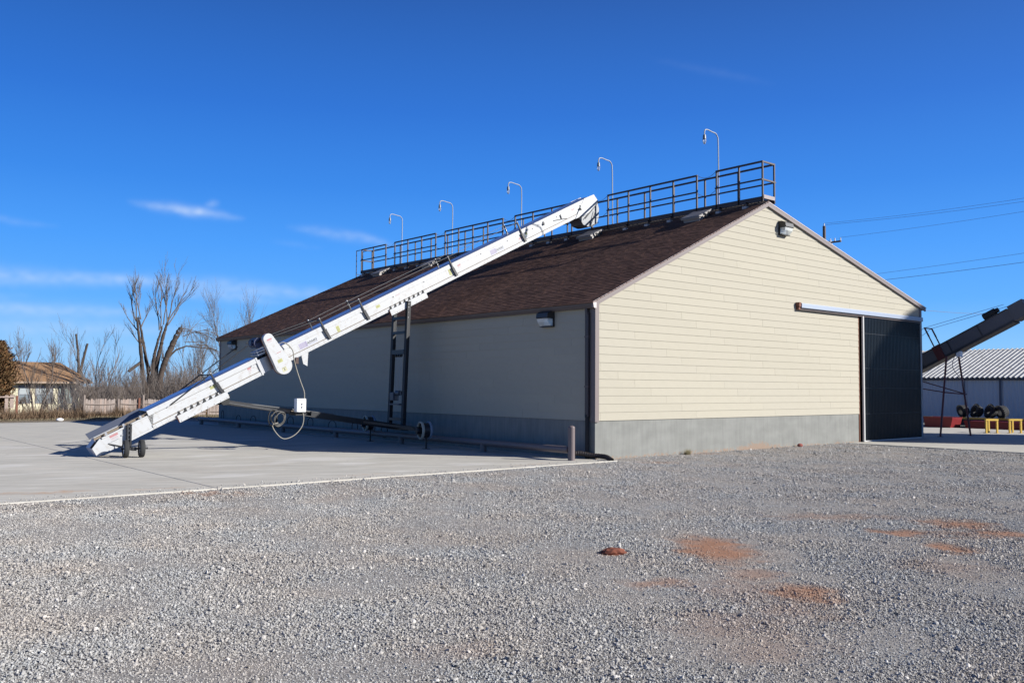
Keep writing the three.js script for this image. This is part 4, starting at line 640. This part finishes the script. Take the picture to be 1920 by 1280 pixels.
{ // rusty evergreen at the left edge
  const t = thing('evergreen_tree', 'rust brown evergreen at the left edge beside the house', 'tree', null, [-6.42, gh(-6, -37), -37]), q = rng(88), p = [], n = [], c = [];
  for (let k = 0; k < 26000; k++) {
    const y = .25 + 3.7 * Math.pow(q(), .9), f = y / 4.0, lob = 1 + .25 * n3(y * 1.6, k % 7, 3), a = q() * 6.283, R0 = (.3 + .85 * Math.pow(Math.sin(Math.PI * clamp(.08 + f * .86)), .7)) * lob * (1 + .18 * n3(Math.cos(a) * 2, y * 2.2, Math.sin(a) * 2)), rr = R0 * Math.pow(q(), .32), x = Math.cos(a) * rr, z = Math.sin(a) * rr;
    const s = .035 + .04 * q(), d = V(Math.cos(a) + (q() - .5), .5 + q(), Math.sin(a) + (q() - .5)).normalize(), e = V(q() - .5, q() - .5, q() - .5).normalize(); const v = .6 + .8 * q(), w = q();
    p.push(x, y, z, x + d.x * s * 2.2, y + d.y * s * 2.2, z + d.z * s * 2.2, x + e.x * s, y + e.y * s, z + e.z * s); for (let i = 0; i < 3; i++) { n.push(Math.cos(a) * .7, .5, Math.sin(a) * .7); c.push(lerp(.10, .07, w) * v, lerp(.042, .046, w) * v, lerp(.014, .016, w) * v); }
  }
  const g = new THREE.BufferGeometry(); for (const [kk, ar] of [['position', p], ['normal', n], ['color', c]]) g.setAttribute(kk, new THREE.Float32BufferAttribute(ar, 3)); g.setAttribute('uv', new THREE.Float32BufferAttribute(new Float32Array(p.length / 3 * 2), 2));
  part('crown', g, new THREE.MeshStandardMaterial({ color: 0xffffff, vertexColors: true, roughness: .95, side: THREE.DoubleSide }), t);
  const K = new Twigs(); K.path([V(0, -.1, 0), V(.03, 1.5, 0), V(0, 3.4, 0)], .11, .02, 7, [1, 1, 1]); for (let k = 0; k < 26; k++) { const y = .5 + 2.8 * q(), a = q() * 6.28; K.path([V(0, y, 0), V(Math.cos(a) * .8, y + .35, Math.sin(a) * .8)], .03, .01, 4, [1, 1, 1]); } part('trunk', K.geo(), M.bark, t);
}
// ---------------------------------------------------------------- fence and house at the left
M.wood = [0, 1, 2].map(i => std(lin(...[[1, 1, 1], [1.12, 1.05, 1.0], [.8, .78, .76]][i]), .9, { map: T.wood }));
{
  const t = thing('picket_fence', 'weathered grey picket fence with gaps and leaning posts behind the slab', 'fence'), q = rng(19), zf = x => -37 - .10 * (x + 1.9);
  const pick = h => { const g = new THREE.ExtrudeGeometry(new THREE.Shape([[-.055, 0], [.055, 0], [.055, h - .06], [.03, h - .02], [0, h], [-.03, h - .02], [-.055, h - .06]].map(p => new THREE.Vector2(...p))), { depth: .018, bevelEnabled: false }); return uvBox(g, .9, q(), q()); };
  const vars = [1.08, 1.1, 1.05, 1.12].map(pick);
  const sec = [[-1.72, -.2], [.13, 1.18], [1.42, 3.4], [3.5, 5.2], [5.3, 8.2]];
  for (const [a, b] of sec) {
    for (let x = a; x < b; x += .122) { if (q() < .035) continue; const m = part('picket', vars[Math.floor(q() * 4)], M.wood[Math.floor(q() * 3)], t); m.position.set(x, -.2 - .04 * q(), zf(x)); m.rotation.z = .03 * (q() - .5); }
    for (const y of [.12, .62]) { const sag = -.05; part('rail', uvBox(barG(V(a - .08, y, zf(a) + .05), V((a + b) / 2, y + sag, zf((a + b) / 2) + .05), .06, .05), .9), M.wood[2], t); part('rail', uvBox(barG(V((a + b) / 2, y + sag, zf((a + b) / 2) + .052), V(b, y, zf(b) + .052), .06, .05), .9), M.wood[2], t); }
  }
  for (const [x, h, l] of [[-1.87, 1.10, .0], [-.03, .88, .02], [1.1, .93, -.01], [1.34, 1.10, .0], [3.45, 1.0, .03], [5.25, 1.0, 0], [8.2, 1.0, 0]]) { const m = part('post', uvBox(bx(-.05, .05, -.2, h, -.05, .05), .9), x === 1.1 ? M.rust : M.wood[2], t); m.position.set(x, 0, zf(x) + .09); m.rotation.z = l; }
  const e = thing('fence_stub', 'short run of pale boards and a reddish post at the left edge of the yard', 'fence');
  part('post', uvBox(bx(-5.36, -5.26, -.35, 1.07, -36.05, -35.95), .9), M.rust, e); part('post', uvBox(bx(-5.86, -5.70, -.35, 1.1, -36.05, -35.97), .9), M.wood[1], e); part('board', uvBox(bx(-5.62, -5.45, .45, 1.12, -36.02, -36), .9), M.wood[1], e); part('rail', uvBox(bx(-7.2, -5.4, .98, 1.05, -35.96, -35.92), .9), M.wood[1], e); part('board', uvBox(bx(-6.3, -6.16, -.3, 1.08, -36.02, -36), .9), M.wood[0], e);
}
{
  const t = thing('house', 'small cream house with brown hipped roof and boarded windows behind the fence', 'house'), z = -55, y0 = -.95, wallM = std(lin(.56, .51, .36), .75), x0 = -9, x1 = 2.43;
  part('wall', [bx(x0, x1, y0, 1.86, z - 6, z)], std(lin(.54, .49, .345), .8), t);
  for (let k = 0; k < 12; k++) { const y = y0 + .2 + k * .2; if (y > 1.6) break; const cuts = [[x0, -1.56], [-.78, -.48], [.66, 1.0], [1.97, x1]]; const sp = y > .3 && y < 1.55 ? cuts : [[x0, x1]]; for (const [a, b] of sp) part('siding_board', prismG([[0, 0], [0, .2], [-.008, .2], [-.022, 0]], a, b).rotateY(Math.PI / 2).translate(0, y, z), wallM, t); }
  const brd = decal(1, 1.4, (g, w, h) => { const q = rng(55); g.fillStyle = '#a9b6b2'; g.fillRect(0, 0, w, h); for (let i = 0; i < 260; i++) { g.fillStyle = ['#8c9a98', '#c3cdc6', '#9fb4b8', '#77827e', '#b8b7a2'][Math.floor(q() * 5)]; g.fillRect(q() * w, q() * h, 6 + q() * 22, 5 + q() * 16); } });
  for (const [a, b, kind] of [[1.08, 1.89, 0], [-1.49, -.85, 1], [-.41, .59, 1]]) {
    const w = part('window', [bx(a - .07, a, .30, 1.58, z, z + .05), bx(b, b + .07, .30, 1.58, z, z + .05), bx(a, b, .30, .37, z, z + .05), bx(a, b, 1.52, 1.58, z, z + .05), bx(a, b, .92, .955, z, z + .045)], std(lin(.16, .16, .18), .6), t);
    if (!kind) { const pl = new THREE.PlaneGeometry(b - a, 1.15).translate((a + b) / 2, .945, z + .03); part('board_cover', pl, brd, w); }
    else { part('upper_pane', bx(a, b, .955, 1.52, z + .005, z + .02), std(lin(.32, .35, .36), .25), w); part('lower_pane', bx(a, b, .37, .92, z + .005, z + .025), std(lin(.16, .19, .21), .25), w); }
  }
  const roofM = std(0xffffff, .95, { map: tex(512, 512, (i, j) => { const v = .85 + .25 * tile(i, j * 3, 512, 1536, 2, 3, 12) + .18 * (white() - .5) - (j % 32 < 3 ? .2 : 0); return [.29 * v, .165 * v, .082 * v]; }) });
  const ey = 1.86, e = .62, rz = z - 3, ry = 3.3, ex1 = x1 + .72, rx1 = 1.75, pts = [[x0 - 1, ey, z + e], [ex1, ey, z + e], [ex1, ey, z - 6 - e], [x0 - 1, ey, z - 6 - e], [x0 - 1, ry, rz], [rx1, ry, rz]].map(p => V(...p));
  const face = (...ix) => { const tri = []; for (let i = 1; i < ix.length - 1; i++) tri.push(pts[ix[0]], pts[ix[i]], pts[ix[i + 1]]); const g = new THREE.BufferGeometry().setFromPoints(tri); g.computeVertexNormals(); return uvBox(g, .5); };
  const rf = part('roof', [face(0, 1, 5, 4), face(1, 2, 5), face(2, 3, 4, 5), face(3, 0, 4)], roofM, t); rf.material.side = THREE.DoubleSide;
  part('fascia', [bx(x0 - 1, ex1, ey - .14, ey - .005, z + e - .03, z + e), bx(ex1 - .03, ex1, ey - .14, ey - .005, z - 6 - e, z + e - .031)], std(lin(.30, .22, .16), .8), t); part('soffit', bx(x0 - 1, ex1 - .032, ey - .05, ey - .03, z, z + e - .031), std(lin(.2, .17, .14), .9), t);
  part('ridge_vent', bx(-3.2, -1.4, ry - .03, ry + .05, rz - .1, rz + .1), std(lin(.5, .5, .5), .7), rf);
}
single('trash_bag', new THREE.IcosahedronGeometry(.11, 2).scale(1.5, .75, 1).translate(-4.3, -.02, -31.6), std(lin(.75, .75, .75), .5), 'small white crumpled plastic bag at the edge of the weeds', 'litter');

// ---------------------------------------------------------------- yard at the right
{ // second conveyor
  const t = thing('auger_conveyor', 'old grey conveyor on dark red A frame legs right of the building', 'conveyor'), x0 = 18.9, x1 = 19.42, sl = Math.atan(.505);
  const Q = (u, v, x) => V(x, 2.545 - .04 + v * Math.cos(sl) + u * Math.sin(sl), -.96 + u * Math.cos(sl) - v * Math.sin(sl));
  const sb = (u0, u1, v0, v1, a, b) => { const g = bx(u0, u1, v0, v1, -b, -a); g.applyMatrix4(new THREE.Matrix4().makeBasis(V(0, Math.sin(sl), Math.cos(sl)), V(0, Math.cos(sl), -Math.sin(sl)), V(-1, 0, 0)).setPosition(0, 2.505, -.96)); return g; };
  const grey = std(lin(.115, .11, .115), .55, { map: T.galv }), dk = std(lin(.03, .03, .034), .5);
  part('trough', [uvBox(sb(-4.6, 3.75, .02, .5, x0, x1), .5)], grey, t); part('lower_flange', sb(-4.6, 3.7, -.03, .06, x0 - .03, x1 + .03), dk, t); part('top_cover', sb(-4.6, 3.7, .5, .53, x0 - .03, x1 + .03), dk, t);
  for (let u = -3.6; u < 3.6; u += 1.22) part('joint_band', sb(u, u + .05, -.02, .51, x0 - .012, x1 + .012), dk, t);
  part('head', [sb(3.75, 4.3, .0, .58, x0 - .05, x1 + .05)], grey, t); part('spout', [tubeG(V(19.16, 4.35, 2.95), V(19.16, 3.0, 3.05), .2, .17, 18)], std(lin(.08, .09, .14), .5), t);
  part('motor', [tubeG(Q(2.85, .66, 19.0), Q(3.3, .66, 19.0), .13, .13, 16), tubeG(Q(3.3, .66, 19.0), Q(3.42, .66, 19.0), .09, .09, 12)], M.blackDull, t); part('motor_bracket', sb(2.9, 3.3, .53, .56, 18.9, 19.2), M.blackDull, t);
  for (const [a, b] of [[V(18.02, -.02, .07), Q(1.05, 0, 18.86)], [V(19.82, -.02, .40), Q(1.25, 0, 19.46)]]) part('leg', [tubeG(a, b, .035, .035, 10), bx(a.x - .08, a.x + .08, -.02, .0, a.z - .08, a.z + .08)], M.redFrame, t);
  part('leg_brace', [tubeG(V(18.45, 1.62, .06), V(19.64, 1.55, .35), .025, .025, 8), tubeG(V(18.45, 1.62, .06), V(18.9, 1.9, -1.9), .02, .02, 8), tubeG(V(19.64, 1.55, .35), V(19.4, 2.15, -1.6), .02, .02, 8)], M.redFrame, t);
  for (const x of [18.86, 19.46]) part('upright', [tubeG(V(x, 3.22, -.42), V(x, 4.1, -.84), .026, .026, 8), barG(V(x, 3.75, -.67), V(x, 4.1, -.84), .03, .09, V(1, 0, 0))], M.redFrame, t); part('cross_bar', tubeG(V(18.86, 4.08, -.83), V(19.46, 4.08, -.83), .024, .024, 8), M.redFrame, t); part('clamp', sb(.7, 1.0, -.02, .55, x0 - .045, x1 + .045), M.redFrame, t);
  part('stay_cable', [18.86, 19.46].flatMap(x => [tubeG(V(x, 4.09, -.84), Q(3.7, .7, x), .008, .008, 5), tubeG(V(x, 4.09, -.84), Q(-4.4, .6, x), .008, .008, 5)]), M.steel, t);
  part('work_lamp', rb(18.95, 19.15, 2.95, 3.17, .28, .45, .02), std(lin(.75, .75, .76), .5), t); part('cable', curveG([V(19.0, 3.2, .3), V(18.95, 2.6, .15), V(19.2, 2.1, .35), V(19.5, 1.6, .38)], .012, 24, 5), M.wire, t);
}
{ // metal shed
  const t = thing('metal_shed', 'low corrugated metal shed with pale ribbed roof at the right edge', 'shed'), X = 37, z0 = -30, z1 = 14;
  const corr = (n, f, amp, per) => { const pos = [], uv = [], L = z1 - z0, N = Math.round(L / per) * 6; for (let i = 0; i < N; i++) { const q = [i, i + 1].map(k => { const z = z0 + L * k / N, a = amp * Math.sin(k / 6 * 6.28319); return [f(0, z, a), f(1, z, a), z]; }); const [A, B] = [q[0][0], q[1][0]], [C, D2] = [q[0][1], q[1][1]]; for (const [p, u] of [[A, 0], [B, 0], [D2, 1], [A, 0], [D2, 1], [C, 1]]) { pos.push(...p); uv.push(p[2] * .2, u * .7); } } const g = new THREE.BufferGeometry(); g.setAttribute('position', new THREE.Float32BufferAttribute(pos, 3)); g.setAttribute('uv', new THREE.Float32BufferAttribute(uv, 2)); g.computeVertexNormals(); return g; };
  const stain = tex(1024, 256, (i, j) => { const v = .92 + .15 * tile(i, j, 1024, 256, 3, 3, 51), r = clamp(.9 * (tile(i, j, 1024, 256, 2.1, 4, 53) - .12)); return [(.46 - .26 * r) * v, (.455 - .28 * r) * v, (.435 - .29 * r) * v]; });
  part('wall_cladding', corr(0, (k, z, a) => [X + a, k ? 2.44 : -.5, z], .017, .21), std(lin(.42, .43, .45), .5, { side: THREE.DoubleSide, metalness: .2 }), t);
  part('roof_cladding', corr(0, (k, z, a) => [k ? 42.4 : 36.75, (k ? 4.25 : 2.42) + a * 1.6, z], .026, .27), std(0xffffff, .5, { map: stain, side: THREE.DoubleSide }), t);
  part('back_slope', [bx(42.4, 42.45, 2.4, 4.2, z0, z1), bx(X + .1, 48, -.5, 2.3, z0, z0 + .1)], M.galvDull, t); part('eave_trim', bx(36.85, 36.98, 2.28, 2.38, z0, z1), std(lin(.06, .06, .07), .7), t);
  part('door_edge', [bx(36.93, 36.98, -.4, 2.28, -5.14, -5.04), bx(36.93, 36.98, -.4, 2.28, -7.0, -6.97)], std(lin(.08, .08, .1), .6), t);
}
{ // flat trailer with tyres, red bins, yellow trestles
  const t = thing('flat_trailer', 'low flat trailer with a dull yellow edge in front of the metal shed', 'trailer');
  part('deck', bx(29.0, 31.4, .28, .38, -5.9, 3.4), std(lin(.03, .035, .05), .6), t); part('edge_rail', bx(28.95, 28.995, .33, .41, -5.9, 3.4), M.yellowDull, t); part('frame_beam', [bx(29.3, 29.5, .0, .279, -5.6, 3.2), bx(30.9, 31.1, .0, .279, -5.6, 3.2)], std(lin(.02, .03, .06), .6), t);
  for (const z of [-4.2, 1.8]) part('wheel', tubeG(V(29.15, .12, z), V(29.29, .12, z), .2, .2, 16), M.rubber, t);
  const tyre = (label, y, z, tilt, r) => { const m = thing('tractor_tyre', label, 'tyre', 'black tyres on the trailer', [30.0, .38, z]); const g = new THREE.LatheGeometry([[r * .55, -.15], [r * .85, -.19], [r, -.14], [r * 1.02, 0], [r, .14], [r * .85, .19], [r * .55, .15], [r * .5, 0], [r * .55, -.15]].map(p => new THREE.Vector2(...p)), 30).rotateX(Math.PI / 2).rotateY(.9).rotateX(tilt).translate(0, y, 0); part('carcass', g, M.rubber, m); const l = []; for (let i = 0; i < 22; i++) { const a = i / 22 * 6.283; l.push(boxG(0, 0, 0, .05, .04, .3).rotateX(.4).rotateZ(a).translate(Math.sin(-a) * r * 1.02, Math.cos(a) * r * 1.02, 0)); } part('tread_lug', merge(l).rotateY(.9).rotateX(tilt).translate(0, y, 0), M.rubber, m); };
  tyre('black tyre tipped outward left, first on the trailer', .31, -4.15, -.5, .27); tyre('black tyre tipped outward right, second on the trailer', .31, -3.5, .5, .27); tyre('black tyre leaning inward, third on the trailer', .31, -2.85, .5, .28); tyre('black tyre leaning inward from the right, fourth on the trailer', .31, -2.35, -.5, .28);
  const bin = (label, x, z0, z1, h) => { const m = thing('red_bin', label, 'bin', 'red bins by the trailer', [x, -.09, 0]); const g = prismG([[z0 + .08, 0], [z1 - .14, 0], [z1, h], [z0, h]], -.5, .5).rotateY(-Math.PI / 2); part('body', g, M.red, m); part('rim', [bx(-.53, -.501, h - .05, h + .02, z0, z1), bx(.501, .53, h - .05, h + .02, z0, z1)], M.red, m); };
  bin('tall red metal bin seen beside the building corner', 26.9, -4.45, -3.1, .54); bin('low red metal bin behind the yellow trestles', 27.6, -2.9, .6, .38);
  const tres = (label, a, b) => { const d = V(b[0] - a[0], 0, b[1] - a[1]), L = d.length(), m = thing('yellow_trestle', label, 'trestle', 'yellow trestles on the apron', [a[0], -.015, a[1]], Math.atan2(-d.z, d.x)); for (const x of [0, L]) part('leg', [bx(x - .03, x + .03, 0, .50, -.03, .03), bx(x - .07, x + .07, 0, .012, -.09, .09)], M.yellow, m); part('beam', bx(-.04, L + .04, .501, .57, -.04, .04), M.yellow, m); part('cross_beam', [bx(L - .03, L + .03, .505, .565, -.5, -.041), bx(L - .03, L + .03, 0, .505, -.5, -.44)], M.yellow, m); };
  tres('left yellow steel trestle standing on the sunlit concrete', [22.5, -.1], [22.94, .14]); tres('right yellow steel trestle at the frame edge', [23.4, .44], [23.84, .7]);
}
{ // tall grain bin out of frame: its long shadow lies over the door and apron
  const t = thing('grain_bin', 'tall round corrugated grain bin standing beyond the right side of the yard', 'grain bin', null, [34.02, -.1, 23.61]), r = 3.6, pts = [];
  for (let k = 0; k <= 200; k++) pts.push(new THREE.Vector2(r + .02 * Math.sin(k * 1.57), k * .0862));
  part('shell', new THREE.LatheGeometry(pts, 64), M.galvDull, t); part('roof', new THREE.ConeGeometry(r + .1, 1.0, 64).translate(0, 17.24 + .51, 0), M.galvDull, t); part('base', new THREE.CylinderGeometry(r + .3, r + .3, .3, 48).translate(0, .1, 0), M.slab, t);
}
{ // power pole and lines
  const t = thing('power_pole', 'wooden power pole with transformer, its top showing over the right roof slope', 'power pole', null, [45, -.3, -20.3]);
  part('pole', tubeG(V(0, 0, 0), V(0, 14.2, 0), .17, .11, 12), std(lin(.12, .09, .07), .9), t); part('cross_arm', bx(-.05, .05, 12.85, 12.97, .11, 1.35), std(lin(.14, .11, .09), .9), t);
  part('transformer', tubeG(V(0, 12.1, .42), V(0, 13.0, .42), .2, .2, 16), std(lin(.5, .5, .52), .5), t); part('insulator', [[0, 14.2, 0], [0, 12.97, .5], [0, 12.97, .85], [0, 12.97, 1.3]].map(p => tubeG(V(...p), V(p[0], p[1] + .22, p[2]), .05, .035, 8)), std(lin(.6, .58, .56), .3), t);
  const wire = (label, a, b, sag, r = .009) => { const g = curveG([0, .25, .5, .75, 1].map(k => a.clone().lerp(b, k).add(V(0, -sag * 4 * k * (1 - k), 0))), r, 40, 5); single('power_line', g, M.wire, label, 'wire', 'overhead lines at the right'); };
  wire('topmost overhead wire from the power pole to the right frame edge', V(45, 14.1, -20.3), V(45, 14.2, 4), .35); wire('second overhead wire just below the topmost', V(45.0, 12.88, -19.0), V(45, 13.45, 4), .22); wire('twin wire close under the topmost at the right frame edge', V(45.1, 14.0, -20.3), V(45.1, 13.85, 4), .3, .010);
  wire('thin overhead wire over the lower right roof slope', V(45, 9.75, -24), V(45, 11.0, 4), .2, .010); wire('thick overhead wire just above the right eave', V(45, 9.35, -24), V(45, 10.4, 4), .25, .014);
  wire('service wire sloping down from the right eave', V(16.95, 4.75, -.8), V(30, 5.38, -2.3), .08, .008); wire('lowest overhead wire behind the grey conveyor', V(32, 3.75, -6), V(32, 4.0, 6), .1, .008);
}
// small things at the foot of the gable and on the yard
single('brick_fragment', new THREE.IcosahedronGeometry(.085, 1).scale(1.3, .75, .9).translate(8.55, .02, .16), std(lin(.20, .055, .04), .9), 'broken reddish lump on the gravel against the concrete footing', 'rubble');
{ const p = [], b = rng(31); for (let k = 0; k < 260; k++) { const a = b() * 6.28, x = 3.3 + .16 * (b() - .5), z = .12 + .1 * (b() - .5), h = .06 + .14 * b(), w = .004; p.push(x - w, -.04, z, x + w, -.04, z + .002, x + (b() - .5) * .22, -.04 + h, z + (b() - .3) * .16); } const g = new THREE.BufferGeometry(); g.setAttribute('position', new THREE.Float32BufferAttribute(p, 3)); g.setAttribute('uv', new THREE.Float32BufferAttribute(new Float32Array(p.length / 3 * 2), 2)); g.computeVertexNormals(); single('weed_tuft', g, std(lin(.19, .16, .085), .9, { side: THREE.DoubleSide }), 'small dry weed tuft at the foot of the sunlit footing', 'weed'); }
{ const g = new THREE.IcosahedronGeometry(.16, 3), p = g.attributes.position; for (let i = 0; i < p.count; i++) { const f = 1 + .16 * n3(p.getX(i) * 16, p.getY(i) * 16, p.getZ(i) * 16) + .1 * n3(p.getX(i) * 40, p.getY(i) * 40, p.getZ(i) * 40); p.setXYZ(i, p.getX(i) * f * .85, p.getY(i) * f * .3, p.getZ(i) * f * .7); } g.computeVertexNormals(); single('soil_clod', g.rotateY(-.7).translate(-8.24, -.045, 8.37), std(lin(.17, .05, .025), .95), 'dark red soil clod on the gravel left of the largest soil patch', 'clod'); }

scene.traverse(o => { if (o.isMesh) { o.castShadow = true; o.receiveShadow = true; } });
renderer.render(scene, camera);
